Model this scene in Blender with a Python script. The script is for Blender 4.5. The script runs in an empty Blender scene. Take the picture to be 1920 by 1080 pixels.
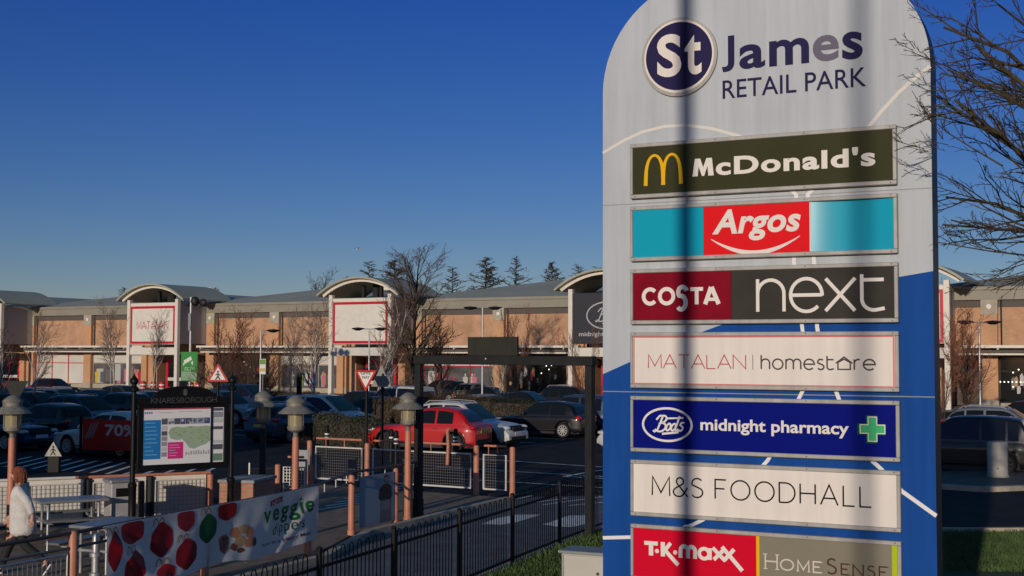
import bpy, bmesh, math, random
from math import sin, cos, pi, radians, sqrt, atan2
from mathutils import Vector, Matrix, Euler

# ------------------------------------------------------------------ camera, sky, sun, exposure
sc = bpy.context.scene
COL = sc.collection
CAMZ = 3.45
cam = bpy.data.cameras.new("camera"); cam.lens = 45; cam.sensor_width = 36; cam.clip_end = 2000
camo = bpy.data.objects.new("camera", cam); COL.objects.link(camo)
camo.location = (0, 0, CAMZ)
_m = Matrix.Rotation(radians(90 + 2.971), 4, 'X') @ Matrix.Rotation(radians(0.203), 4, 'Z')
camo.rotation_euler = _m.to_euler()
sc.camera = camo
SUN_AZ, SUN_EL = 21.5, 9.5          # degrees left of straight behind the camera, elevation
sdir = Vector((-sin(radians(SUN_AZ)) * cos(radians(SUN_EL)), -cos(radians(SUN_AZ)) * cos(radians(SUN_EL)), sin(radians(SUN_EL))))
w = bpy.data.worlds.new("World"); sc.world = w; w.use_nodes = True
nt = w.node_tree; bg = nt.nodes["Background"]
sky = nt.nodes.new("ShaderNodeTexSky"); sky.sky_type = 'NISHITA'; sky.sun_disc = False
sky.sun_elevation = radians(SUN_EL); sky.sun_rotation = atan2(sdir.x, sdir.y)
sky.altitude = 0; sky.air_density = 0.75; sky.dust_density = 0.25; sky.ozone_density = 3.0
hs = nt.nodes.new("ShaderNodeHueSaturation"); hs.inputs["Saturation"].default_value = 1.18
tn = nt.nodes.new("ShaderNodeMix"); tn.data_type = 'RGBA'; tn.blend_type = 'MULTIPLY'; tn.inputs[0].default_value = 1.0
# clear winter air: greyer near the horizon, deep blue higher up; overhead lifted to fill the shade
tc = nt.nodes.new("ShaderNodeTexCoord"); sxyz = nt.nodes.new("ShaderNodeSeparateXYZ"); ramp = nt.nodes.new("ShaderNodeValToRGB")
nt.links.new(tc.outputs["Generated"], sxyz.inputs[0]); nt.links.new(sxyz.outputs[2], ramp.inputs[0])
ramp.color_ramp.elements[0].position = 0.02; ramp.color_ramp.elements[0].color = (0.87, 0.68, 0.67, 1)
ramp.color_ramp.elements[1].position = 0.285; ramp.color_ramp.elements[1].color = (0.42, 0.47, 0.92, 1)
el_ = ramp.color_ramp.elements.new(0.5); el_.color = (1.60, 1.32, 1.0, 1)
nt.links.new(ramp.outputs[0], tn.inputs[7])
nt.links.new(sky.outputs[0], hs.inputs["Color"]); nt.links.new(hs.outputs[0], tn.inputs[6]); nt.links.new(tn.outputs[2], bg.inputs[0])
bg.inputs[1].default_value = 0.115
sl = bpy.data.lights.new("sun", 'SUN'); sl.energy = 3.4; sl.angle = radians(0.53); sl.color = (1.0, 0.86, 0.70)
so = bpy.data.objects.new("sun", sl); COL.objects.link(so)
so.rotation_euler = sdir.to_track_quat('Z', 'Y').to_euler(); so.location = (-60, -70, 40)
sc.view_settings.view_transform = 'Standard'; sc.view_settings.look = 'None'
sc.view_settings.exposure = -0.42; sc.view_settings.gamma = 1
sc.render.engine = 'CYCLES'
sc.cycles.use_denoising = True
sc.cycles.max_bounces = 6; sc.cycles.caustics_reflective = False; sc.cycles.caustics_refractive = False

# ------------------------------------------------------------------ helpers
TH = radians(-29.7)                  # the retail park's own axis: u runs along the shop fronts, v away from them
Ux, Uy = cos(TH), sin(TH)
def S(a, b): return (a * Ux - b * Uy, a * Uy + b * Ux)
R = random.Random(7)

def mat(name, col, rough=0.6, metal=0.0, var=0.0, scale=8.0, bump=0.0, coat=0.0, spec=None, trans=0.0, emit=None, estr=0.0, bscale=None, detail=4.0, streak=0.0):
    m = bpy.data.materials.new(name); m.use_nodes = True
    n = m.node_tree; b = n.nodes["Principled BSDF"]
    c = (*col, 1) if len(col) == 3 else col
    b.inputs["Base Color"].default_value = c
    b.inputs["Roughness"].default_value = rough; b.inputs["Metallic"].default_value = metal
    if coat: b.inputs["Coat Weight"].default_value = coat; b.inputs["Coat Roughness"].default_value = 0.05
    if spec is not None: b.inputs["Specular IOR Level"].default_value = spec
    if trans: b.inputs["Transmission Weight"].default_value = trans
    if emit: b.inputs["Emission Color"].default_value = (*emit, 1); b.inputs["Emission Strength"].default_value = estr
    if var or bump:
        tc = n.nodes.new("ShaderNodeTexCoord"); nz = n.nodes.new("ShaderNodeTexNoise")
        nz.inputs["Scale"].default_value = scale; nz.inputs["Detail"].default_value = detail
        n.links.new(tc.outputs["Object"], nz.inputs["Vector"])
        if var:
            cr = n.nodes.new("ShaderNodeValToRGB")
            cr.color_ramp.elements[0].position = 0.3; cr.color_ramp.elements[1].position = 0.7
            cr.color_ramp.elements[0].color = tuple(max(0, x * (1 - var)) for x in c[:3]) + (1,)
            cr.color_ramp.elements[1].color = tuple(min(1, x * (1 + var)) for x in c[:3]) + (1,)
            n.links.new(nz.outputs[0], cr.inputs[0]); n.links.new(cr.outputs[0], b.inputs["Base Color"])
        if bump:
            bn = n.nodes.new("ShaderNodeBump"); bn.inputs["Strength"].default_value = bump; bn.inputs["Distance"].default_value = 0.02
            nb = nz
            if bscale:
                nb = n.nodes.new("ShaderNodeTexNoise"); nb.inputs["Scale"].default_value = bscale
                n.links.new(tc.outputs["Object"], nb.inputs["Vector"])
            n.links.new(nb.outputs[0], bn.inputs["Height"]); n.links.new(bn.outputs[0], b.inputs["Normal"])
    if streak:   # rain-washed dirt running down the sheet
        tc = n.nodes.new("ShaderNodeTexCoord"); mp = n.nodes.new("ShaderNodeMapping"); mp.inputs["Scale"].default_value = (9, 9, 0.55)
        nz = n.nodes.new("ShaderNodeTexNoise"); nz.inputs["Scale"].default_value = 1.0; nz.inputs["Detail"].default_value = 7; nz.inputs["Roughness"].default_value = 0.65
        mr = n.nodes.new("ShaderNodeMapRange"); mr.inputs["From Min"].default_value = 0.35; mr.inputs["From Max"].default_value = 0.62; mr.inputs["To Min"].default_value = 1-streak; mr.inputs["To Max"].default_value = 1.0
        mu = n.nodes.new("ShaderNodeMix"); mu.data_type = 'RGBA'; mu.blend_type = 'MULTIPLY'; mu.inputs[0].default_value = 1.0
        n.links.new(tc.outputs["Object"], mp.inputs[0]); n.links.new(mp.outputs[0], nz.inputs["Vector"]); n.links.new(nz.outputs[0], mr.inputs[0]); n.links.new(mr.outputs[0], mu.inputs[7])
        src = b.inputs["Base Color"].links[0].from_socket if b.inputs["Base Color"].links else None
        if src: n.links.new(src, mu.inputs[6])
        else: mu.inputs[6].default_value = c
        n.links.new(mu.outputs[2], b.inputs["Base Color"])
    return m

class MB:
    def __init__(s): s.v = []; s.f = []; s.mi = []; s.cur = 0
    def add(s, vs, fs, M=None):
        o = len(s.v)
        if M is not None: vs = [tuple(M @ Vector(p)) for p in vs]
        s.v += [tuple(p) for p in vs]
        for f in fs: s.f.append(tuple(i + o for i in f)); s.mi.append(s.cur)
        return s
    def use(s, k): s.cur = k; return s
    def box(s, x0, x1, y0, y1, z0, z1, M=None):
        vs = [(x0,y0,z0),(x1,y0,z0),(x1,y1,z0),(x0,y1,z0),(x0,y0,z1),(x1,y0,z1),(x1,y1,z1),(x0,y1,z1)]
        return s.add(vs, [(0,3,2,1),(4,5,6,7),(0,1,5,4),(1,2,6,5),(2,3,7,6),(3,0,4,7)], M)
    def bbox(s, x0, x1, y0, y1, z0, z1, c=0.01, M=None):
        # box with bevelled edges
        vs = []; 
        for sx, X in ((0, x0), (1, x1)):
            for sy, Y in ((0, y0), (1, y1)):
                for sz, Z in ((0, z0), (1, z1)):
                    dx, dy, dz = (c if not sx else -c), (c if not sy else -c), (c if not sz else -c)
                    vs += [(X + dx, Y + dy, Z), (X + dx, Y, Z + dz), (X, Y + dy, Z + dz)]
        def i(a, b, d, k): return ((a * 2 + b) * 2 + d) * 3 + k
        fs = [(i(0,0,0,0),i(0,1,0,0),i(1,1,0,0),i(1,0,0,0)),(i(0,0,1,0),i(1,0,1,0),i(1,1,1,0),i(0,1,1,0)),
              (i(0,0,0,1),i(1,0,0,1),i(1,0,1,1),i(0,0,1,1)),(i(0,1,0,1),i(0,1,1,1),i(1,1,1,1),i(1,1,0,1)),
              (i(0,0,0,2),i(0,0,1,2),i(0,1,1,2),i(0,1,0,2)),(i(1,0,0,2),i(1,1,0,2),i(1,1,1,2),i(1,0,1,2))]
        for a in (0,1):
            for b in (0,1):
                fs.append((i(a,b,0,1),i(a,b,0,2),i(a,b,1,2),i(a,b,1,1)) if a == b else (i(a,b,0,1),i(a,b,1,1),i(a,b,1,2),i(a,b,0,2)))
                fs.append((i(0,a,b,0),i(0,a,b,1),i(1,a,b,1),i(1,a,b,0)) if a == b else (i(0,a,b,0),i(1,a,b,0),i(1,a,b,1),i(0,a,b,1)))
                fs.append((i(a,0,b,0),i(a,1,b,0),i(a,1,b,2),i(a,0,b,2)) if a != b else (i(a,0,b,0),i(a,0,b,2),i(a,1,b,2),i(a,1,b,0)))
        for a in (0,1):
            for b in (0,1):
                for d in (0,1):
                    t = (i(a,b,d,0),i(a,b,d,1),i(a,b,d,2)); fs.append(t if (a+b+d) % 2 else t[::-1])
        return s.add(vs, fs, M)
    def tube(s, pts, r, n=8, cap=True, M=None):
        pts = [Vector(p) for p in pts]; k = len(pts)
        rs = r if isinstance(r, (list, tuple)) else [r] * k
        vs = []; fs = []; ref = None
        for i in range(k):
            t = (pts[min(i + 1, k - 1)] - pts[max(i - 1, 0)])
            t = t.normalized() if t.length > 1e-9 else Vector((0, 0, 1))
            if ref is None: ref = Vector((1, 0, 0)) if abs(t.x) < 0.8 else Vector((0, 1, 0))
            a = (ref - t * ref.dot(t)); a = a.normalized() if a.length > 1e-6 else t.orthogonal().normalized()
            ref = a; b = t.cross(a)
            for j in range(n):
                q = 2 * pi * j / n; vs.append(pts[i] + (a * cos(q) + b * sin(q)) * rs[i])
        for i in range(k - 1):
            for j in range(n): fs.append((i*n+j, i*n+(j+1) % n, (i+1)*n+(j+1) % n, (i+1)*n+j))
        if cap: fs.append(tuple(range(n))[::-1]); fs.append(tuple((k-1)*n + j for j in range(n)))
        return s.add(vs, fs, M)
    def cyl(s, p, q, r0, r1=None, n=12, M=None): return s.tube([p, q], [r0, r0 if r1 is None else r1], n, True, M)
    def lathe(s, prof, n=16, c=(0, 0, 0), M=None, cap=True):
        vs = []; fs = []; k = len(prof)
        for (r, z) in prof:
            for j in range(n): q = 2*pi*j/n; vs.append((c[0] + r*cos(q), c[1] + r*sin(q), c[2] + z))
        for i in range(k-1):
            for j in range(n): fs.append((i*n+j, i*n+(j+1) % n, (i+1)*n+(j+1) % n, (i+1)*n+j))
        if cap: fs.append(tuple(range(n))[::-1]); fs.append(tuple((k-1)*n+j for j in range(n)))
        return s.add(vs, fs, M)
    def ell(s, c, r, n=10, m=6, M=None):
        prof = [(max(1e-4, sin(pi*i/m)), -cos(pi*i/m)) for i in range(m+1)]
        vs = [(c[0]+a*cos(2*pi*j/n)*r[0], c[1]+a*sin(2*pi*j/n)*r[1], c[2]+z*r[2]) for a, z in prof for j in range(n)]
        fs = [(i*n+j, i*n+(j+1) % n, (i+1)*n+(j+1) % n, (i+1)*n+j) for i in range(m) for j in range(n)]
        return s.add(vs, fs, M)
    def prism(s, poly, y0, y1, M=None):
        # polygon in (x,z), extruded along y; faces -y first
        n = len(poly); ar = sum(poly[i][0]*poly[(i+1) % n][1]-poly[(i+1) % n][0]*poly[i][1] for i in range(n))
        if ar < 0: poly = poly[::-1]
        vs = [(x, y0, z) for x, z in poly] + [(x, y1, z) for x, z in poly]
        fs = [tuple(range(n)), tuple(range(2*n-1, n-1, -1))] + [(i, i+n, (i+1) % n+n, (i+1) % n) for i in range(n)]
        return s.add(vs, fs, M)
    def flat(s, poly, y, M=None):
        n = len(poly); ar = sum(poly[i][0]*poly[(i+1) % n][1]-poly[(i+1) % n][0]*poly[i][1] for i in range(n))
        if ar < 0: poly = poly[::-1]
        return s.add([(x, y, z) for x, z in poly], [tuple(range(n))], M)
    def rect(s, x0, z0, x1, z1, y, M=None): return s.flat([(x0, z0), (x1, z0), (x1, z1), (x0, z1)], y, M)
    def ground(s, pts, z):
        n = len(pts); ar = sum(pts[i][0]*pts[(i+1) % n][1]-pts[(i+1) % n][0]*pts[i][1] for i in range(n))
        if ar < 0: pts = pts[::-1]
        return s.add([(x, y, z) for x, y in pts], [tuple(range(n))])
    def stroke(s, path, wd, y, closed=False, taper=None):
        # a pen stroke in the x,z plane: mitred ribbon facing -y
        p = [Vector((a, b)) for a, b in path]
        q = [p[0]]
        for a in p[1:]:
            if (a - q[-1]).length > 1e-6: q.append(a)
        p = q; n = len(p); vs = []; fs = []
        for i in range(n):
            if closed: d0 = (p[i]-p[i-1]).normalized(); d1 = (p[(i+1) % n]-p[i]).normalized()
            else:
                d0 = (p[i]-p[max(i-1, 0)]) if i else (p[1]-p[0]); d1 = (p[min(i+1, n-1)]-p[i]) if i < n-1 else d0
                d0 = d0.normalized(); d1 = d1.normalized()
            n0 = Vector((-d0.y, d0.x)); n1 = Vector((-d1.y, d1.x)); mm = n0+n1
            mm = mm.normalized() if mm.length > 1e-3 else n0
            k = 1/max(0.45, mm.dot(n0)); ww = wd*(taper[i] if taper else 1)
            a = p[i]-mm*k*ww/2; b = p[i]+mm*k*ww/2
            vs += [(a.x, y, a.y), (b.x, y, b.y)]
        for i in range(n-1+(1 if closed else 0)):
            j = (i+1) % n; fs.append((2*i, 2*j, 2*j+1, 2*i+1))
        return s.add(vs, fs)
    def text(s, body, x0, z0, x1, z1, y, bold=0.0, shear=0.0, space=1.0, fn=None):
        vs, fs = text_geo(body, bold, shear, space)
        xa = min(v[0] for v in vs); xb = max(v[0] for v in vs); ya = min(v[1] for v in vs); yb = max(v[1] for v in vs)
        out = [(x0+(v[0]-xa)/(xb-xa)*(x1-x0), y, z0+(v[1]-ya)/(yb-ya)*(z1-z0)) for v in vs]
        if fn: out = [fn(p[0], p[2]) for p in out]
        return s.add(out, fs)
    def mesh(s, name, mats, smooth=None):
        me = bpy.data.meshes.new(name); me.from_pydata(s.v, [], s.f)
        for m in (mats if isinstance(mats, (list, tuple)) else [mats]): me.materials.append(m)
        if any(s.mi): me.polygons.foreach_set("material_index", s.mi)
        if smooth is not None:
            me.polygons.foreach_set("use_smooth", [True]*len(me.polygons))
            if smooth < 180: me.set_sharp_from_angle(angle=radians(smooth))
        me.update(); return me
    def build(s, name, mats, parent=None, smooth=None, loc=(0, 0, 0), rz=0.0):
        o = bpy.data.objects.new(name, s.mesh(name, mats, smooth)); COL.objects.link(o)
        o.location = loc; o.rotation_euler = (0, 0, rz); o.parent = parent
        return o

_tc = {}
def text_geo(body, bold, shear, space):
    k = (body, bold, shear, space)
    if k not in _tc:
        cu = bpy.data.curves.new("lettering", 'FONT'); cu.body = body; cu.offset = bold; cu.shear = shear
        cu.space_character = space; cu.resolution_u = 5
        o = bpy.data.objects.new("lettering", cu); COL.objects.link(o)
        dg = bpy.context.evaluated_depsgraph_get(); dg.update()
        me = bpy.data.meshes.new_from_object(o.evaluated_get(dg))
        _tc[k] = ([tuple(v.co) for v in me.vertices], [tuple(p.vertices) for p in me.polygons])
        bpy.data.objects.remove(o); bpy.data.curves.remove(cu); bpy.data.meshes.remove(me)
    return _tc[k]

def tag(o, label=None, cat=None, group=None, kind=None):
    if label: o["label"] = label
    if cat: o["category"] = cat
    if group: o["group"] = group
    if kind: o["kind"] = kind
    return o
def thing(name, label, cat, loc=(0, 0, 0), rz=0.0, group=None):
    o = bpy.data.objects.new(name, None); COL.objects.link(o); o.empty_display_size = 0.2
    o.location = loc if len(loc) == 3 else (*loc, 0); o.rotation_euler = (0, 0, rz)
    return tag(o, label, cat, group)
def copy_tree(o, parent=None):
    c = o.copy(); COL.objects.link(c); c.parent = parent
    for ch in list(o.children): copy_tree(ch, c)
    return c
def A(cx, cy, rx, ry, a0, a1, n=14):
    return [(cx+rx*cos(radians(a0+(a1-a0)*i/n)), cy+ry*sin(radians(a0+(a1-a0)*i/n))) for i in range(n+1)]
def lerp(a, b, t): return a+(b-a)*t
def interp(tab, x):
    if x <= tab[0][0]: return tab[0][1]
    for (a, p), (b, q) in zip(tab, tab[1:]):
        if x <= b: return p+(q-p)*(x-a)/(b-a)
    return tab[-1][1]

# stroke alphabet: glyph = (width, [paths]) with cap height 1
G = {
 'A': (0.86, [[(0.0,0),(0.43,1),(0.86,0)], [(0.14,0.33),(0.72,0.33)]]),
 'D': (0.80, [[(0,0),(0,1)]+A(0.32,0.5,0.48,0.5,90,-90)+[(0,0)]]),
 'F': (0.58, [[(0,0),(0,1),(0.58,1)], [(0,0.53),(0.5,0.53)]]),
 'H': (0.76, [[(0,0),(0,1)],[(0.76,0),(0.76,1)],[(0,0.52),(0.76,0.52)]]),
 'L': (0.55, [[(0,1),(0,0),(0.55,0)]]),
 'M': (0.86, [[(0,0),(0.02,1),(0.43,0.16),(0.84,1),(0.86,0)]]),
 'N': (0.78, [[(0,0),(0,1),(0.78,0),(0.78,1)]]),
 'O': (1.0, [A(0.5,0.5,0.5,0.5,0,360,28)[:-1]]),
 'S': (0.56, [A(0.29,0.74,0.25,0.26,35,200)+A(0.28,0.26,0.27,0.26,70,-150)]),
 'T': (0.72, [[(0,1),(0.72,1)],[(0.36,1),(0.36,0)]]),
 '&': (0.72, [[(0.72,0),(0.2,0.68)]+A(0.34,0.8,0.17,0.2,200,-40,12)+[(0.16,0.46)]+A(0.28,0.24,0.26,0.24,130,320,12)+[(0.7,0.48)]]),
 'K': (0.72, [[(0,0),(0,1)],[(0.68,1),(0.06,0.46)],[(0.2,0.58),(0.72,0)]]),
 'R': (0.68, [[(0,0),(0,1)]+A(0.34,0.75,0.27,0.25,90,-90)+[(0,0.5)],[(0.3,0.5),(0.68,0)]]),
 'E': (0.58, [[(0.58,1),(0,1),(0,0),(0.58,0)],[(0,0.52),(0.48,0.52)]]),
 'B': (0.66, [[(0,0),(0,1)]+A(0.34,0.76,0.24,0.24,90,-90)+[(0,0.52)],[(0.34,0.52)]+A(0.38,0.26,0.27,0.26,90,-90)+[(0,0)]]),
 'U': (0.74, [[(0,1)]+A(0.37,0.34,0.37,0.34,180,360)+[(0.74,1)]]),
 'G': (0.84, [A(0.46,0.5,0.46,0.5,40,335)+[(0.84,0.45),(0.55,0.45)]]),
 'n': (0.62, [[(0,0),(0,0.72)],[(0,0.42)]+A(0.31,0.42,0.31,0.30,180,0)+[(0.62,0)]]),
 'm': (1.04, [[(0,0),(0,0.72)],[(0,0.46)]+A(0.26,0.46,0.26,0.26,180,0)+[(0.52,0)],[(0.52,0.46)]+A(0.78,0.46,0.26,0.26,180,0)+[(1.04,0)]]),
 'h': (0.60, [[(0,0),(0,1)],[(0,0.42)]+A(0.30,0.42,0.30,0.30,180,0)+[(0.60,0)]]),
 'e': (0.72, [[(0.0,0.37),(0.72,0.37)]+A(0.36,0.36,0.36,0.36,2,315,22)]),
 'x': (0.62, [[(0,0),(0.60,0.72)],[(0.02,0.72),(0.62,0)]]),
 't': (0.46, [[(0.0,0.96)]+[(0.0,0.2)]+A(0.2,0.2,0.2,0.2,180,285,8)+[(0.46,0.06)],[(0.0,0.70),(0.44,0.70)]]),
 'o': (0.72, [A(0.36,0.36,0.36,0.36,0,360,24)[:-1]]),
 's': (0.44, [A(0.22,0.53,0.2,0.19,40,200,10)+A(0.22,0.18,0.22,0.18,70,-150,10)]),
 'r': (0.34, [[(0,0),(0,0.72)],[(0,0.4)]+A(0.28,0.42,0.28,0.3,180,75,8)]),
}
def word(mb, txt, x0, z0, x1, z1, y, wd, gap=0.2, top=1.0, serif=0.0):
    x = 0; items = []
    for ch in txt:
        if ch == ' ': x += 0.45; continue
        g = G[ch]; items.append((x, g, ch)); x += g[0]+gap
    W = x-gap; kx = (x1-x0)/W; kz = (z1-z0)/top
    for i, (gx, g, ch) in enumerate(items):
        for j, p in enumerate(g[1]):
            mb.stroke([(x0+(gx+a)*kx, z0+b*kz) for a, b in p], wd, y-0.00025*j, closed=(ch in 'Oo'))
        if serif:
            ends = []
            for p in g[1]:
                if ch in 'HNMKRETABU':
                    for e in (p[0], p[-1]):
                        if e[1] in (0, 1) : ends.append(e)
            for e in ends:
                mb.rect(x0+(gx+e[0])*kx-serif, z0+e[1]*kz-wd*0.3, x0+(gx+e[0])*kx+serif, z0+e[1]*kz+wd*0.3, y-0.0009)
    return mb

# ------------------------------------------------------------------ materials
M = {}
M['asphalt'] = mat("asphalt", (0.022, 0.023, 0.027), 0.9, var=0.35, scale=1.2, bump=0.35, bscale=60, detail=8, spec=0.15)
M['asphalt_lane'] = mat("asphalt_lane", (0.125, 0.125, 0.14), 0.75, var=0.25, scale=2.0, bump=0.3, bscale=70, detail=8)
M['paving'] = mat("paving", (0.20, 0.15, 0.11), 0.85, var=0.3, scale=3.0, bump=0.4, bscale=25, detail=6)
M['pavement'] = mat("pavement", (0.26, 0.22, 0.19), 0.85, var=0.2, scale=2.0, bump=0.3, bscale=20)
M['kerb'] = mat("kerb", (0.42, 0.36, 0.28), 0.85, var=0.25, scale=4)
M['line'] = mat("road_paint", (0.80, 0.80, 0.78), 0.7, var=0.25, scale=14)
M['soil'] = mat("turf", (0.030, 0.050, 0.014), 0.95, var=0.5, scale=5, bump=0.6, bscale=40)
M['grass'] = mat("grass", (0.055, 0.10, 0.020), 0.7, var=0.4, scale=2)
M['white_sign'] = mat("white_sign_paint", (0.505, 0.55, 0.595), 0.55, var=0.035, scale=1.3, spec=0.08, streak=0.13)
M['blue_sign'] = mat("blue_sign_paint", (0.012, 0.078, 0.33), 0.55, var=0.05, scale=1.5, spec=0.03, streak=0.16)
M['swoosh'] = mat("swoosh_paint", (0.72, 0.70, 0.65), 0.6, spec=0.1)
M['swoosh2'] = mat("swoosh_paint_white", (0.80, 0.80, 0.80), 0.6, spec=0.1)
M['dark_edge'] = mat("dark_edge_trim", (0.022, 0.024, 0.03), 0.5, var=0.3, scale=3)
M['frame'] = mat("aluminium_frame", (0.40, 0.39, 0.37), 0.55, metal=0.1, var=0.12, scale=6, streak=0.2)
M['seam'] = mat("seam", (0.28, 0.28, 0.28), 0.6)
M['screw'] = mat("screw", (0.05, 0.045, 0.04), 0.5)
def acr(n, c, r=0.3, **k): return mat(n, c, r, spec=k.pop('sp', 0.015), bump=0.012, bscale=1.2, **k)
M['green_black'] = acr("olive_black_acrylic", (0.050, 0.052, 0.026), var=0.08, scale=1.5)
M['argos_teal'] = acr("teal_acrylic", (0.012, 0.36, 0.52), 0.16, sp=0.03)
M['teal_gloss'] = acr('glossy_teal_acrylic', (0.012, 0.36, 0.52), 0.24, sp=0.12)
M['argos_red'] = acr("red_acrylic", (0.78, 0.016, 0.022), 0.2, sp=0.05)
M['white_acr'] = acr("white_acrylic", (0.80, 0.76, 0.71))
M['cream_acr'] = acr("cream_acrylic", (0.82, 0.765, 0.70), var=0.02, scale=2, streak=0.08)
M['burgundy'] = acr("burgundy_acrylic", (0.23, 0.008, 0.022), var=0.12, scale=4)
M['charcoal'] = acr("charcoal_acrylic", (0.052, 0.048, 0.043), var=0.12, scale=3)
M['navy_acr'] = acr("navy_acrylic", (0.005, 0.010, 0.19))
M['tk_red'] = acr("crimson_acrylic", (0.66, 0.007, 0.032))
M['taupe'] = acr("taupe_acrylic", (0.235, 0.22, 0.165), var=0.06, scale=2)
M['gold'] = acr("gold_acrylic", (0.82, 0.48, 0.015))
M['lime'] = acr("lime_acrylic", (0.45, 0.55, 0.02))
M['ink'] = mat("black_vinyl", (0.012, 0.012, 0.012), 0.6, spec=0.0)
M['grey_ink'] = mat("grey_vinyl", (0.09, 0.08, 0.085), 0.6, spec=0.0)
M['pink_ink'] = mat("pink_vinyl", (0.50, 0.10, 0.13), 0.6, spec=0.0)
M['navy_ink'] = mat("navy_vinyl", (0.030, 0.027, 0.085), 0.6, spec=0.0)
M['fade_ink'] = mat("faded_vinyl", (0.16, 0.145, 0.20), 0.6, spec=0.0)
M['brown_ink'] = mat("brown_vinyl", (0.10, 0.04, 0.03), 0.6, spec=0.0)
M['green_cross'] = acr("green_acrylic", (0.07, 0.50, 0.20), 0.3)
M['green_dark'] = acr("dark_green_acrylic", (0.01, 0.10, 0.04), 0.3)
M['salmon'] = mat("salmon_paint", (0.52, 0.205, 0.125), 0.5, var=0.12, scale=5)
M['galv'] = mat("galvanised_steel", (0.42, 0.42, 0.42), 0.45, metal=0.6, var=0.15, scale=12)
M['steel_white'] = mat("white_steel", (0.66, 0.64, 0.60), 0.5, var=0.08, scale=6)
M['black_iron'] = mat("black_iron", (0.006, 0.006, 0.007), 0.5, spec=0.25)
M['grey_iron'] = mat("dark_grey_paint", (0.022, 0.023, 0.023), 0.55, spec=0.25, var=0.2, scale=3)
M['olive_iron'] = mat("olive_board", (0.028, 0.028, 0.018), 0.55, var=0.2, scale=2)
M['lamp_metal'] = mat("weathered_grey_lamp", (0.20, 0.19, 0.165), 0.6, var=0.3, scale=9, bump=0.2)
M['lamp_glass'] = mat("ribbed_lamp_glass", (0.62, 0.55, 0.36), 0.18, trans=0.55, coat=0.3)
M['lamp_core'] = mat("lamp_reflector", (0.78, 0.70, 0.42), 0.18, metal=0.8)
M['red'] = mat("red_paint", (0.55, 0.012, 0.015), 0.45)
M['white'] = mat("white_paint", (0.75, 0.73, 0.70), 0.5, var=0.05, scale=4)
M['offwhite'] = mat("off_white_board", (0.72, 0.68, 0.60), 0.6, var=0.08, scale=3)

# ------------------------------------------------------------------ ground and roads
def structure(name, mb, m, loc=(0, 0, 0)): return tag(mb.build(name, m, loc=loc), kind="structure")
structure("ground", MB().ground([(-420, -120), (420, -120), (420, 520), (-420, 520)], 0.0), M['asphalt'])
fence_path = [(-5.25, 7.2), (-3.72, 11.2), (-2.95, 13.2), (-2.25, 15.15), (-1.54, 16.95), (-0.76, 18.95), (0.02, 21.0), (0.87, 23.15), (1.80, 25.4)]
banner_path = [(-10.1, 7.2), (-8.35, 11.0), (-6.92, 14.1), (-5.66, 16.8), (-3.44, 21.6), (-3.05, 24.6), (-2.35, 26.1), (-1.90, 27.15), (-0.42, 30.3)]
lane = [(x-0.05, y) for x, y in fence_path]+[(2.9, 27.2), (4.6, 29.0), (5.0, 32.4), (0.5, 31.2)]+[(x+0.42, y) for x, y in banner_path[::-1]]
structure("drive_lane", MB().ground(lane, 0.004), M['asphalt_lane'])  # lane stops short; same road beyond takes darker asphalt to stand for shade
terrace = banner_path+[S(-15.2, 26.9), S(-21.6, 27.0), (-5.9, 28.3), (-10.5, 24.5), (-20, 18), (-24, 8)]
structure("terrace_paving", MB().ground([(x+0.0, y) for x, y in terrace], 0.008), M['paving'])
kb = MB()
def strip(mb, path, wd, z0, z1):
    n = len(path)
    L = []; Rr = []
    for i in range(n):
        a = Vector(path[max(i-1, 0)]); b = Vector(path[min(i+1, n-1)]); d = (b-a).normalized(); nn = Vector((-d.y, d.x))*wd/2
        p = Vector(path[i]); L.append(p+nn); Rr.append(p-nn)
    vs = [(p.x, p.y, z) for p in L for z in (z0, z1)]+[(p.x, p.y, z) for p in Rr for z in (z0, z1)]
    o = 2*n; fs = []
    for i in range(n-1):
        a, b = 2*i, 2*i+2
        fs += [(a, a+1, b+1, b), (o+a, o+b, o+b+1, o+a+1), (a+1, o+a+1, o+b+1, b+1)]
    fs += [(0, o, o+1, 1), (2*n-2, 2*n-1, o+2*n-1, o+2*n-2)]
    mb.add(vs, fs)
strip(kb, [(x+0.34, y-0.02) for x, y in banner_path], 0.16, 0, 0.11)
structure("terrace_kerb", kb, M['kerb'])
kb = MB(); strip(kb, [(x-0.02, y) for x, y in fence_path], 0.12, 0, 0.07); strip(kb, [(1.8, 25.4), (8.8, 25.2), (30, 27.0)], 0.14, 0, 0.10)
structure("verge_kerb", kb, M['kerb'])
kb = MB(); strip(kb, [(9.6, 34.6), (12.0, 32.8), (20, 35.6), (34, 38)], 0.22, 0, 0.13); structure("road_kerb", kb, M['kerb'])
structure("traffic_island", MB().ground([(9.7, 34.6), (12.0, 32.85), (20, 35.6), (34, 38), (34, 40.5), (12, 37.2)], 0.126), mat("shade_toned_slabs", (0.11, 0.10, 0.09), 0.85, var=0.2, scale=3))  # pavement colour darkened here to deepen the shade right of the sign
structure("grass_verge", MB().ground([(x+0.06, y) for x, y in fence_path]+[(8.8, 25.15), (30, 26.9), (30, -8), (-8, -8), (-8, 2)], 0.03), M['soil'])
gb = MB()
rg = random.Random(3)
def fx(y):
    for (a, b), (c, d) in zip(fence_path, fence_path[1:]):
        if b <= y <= d: return a+(c-a)*(y-b)/(d-b)
    return 99
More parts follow.
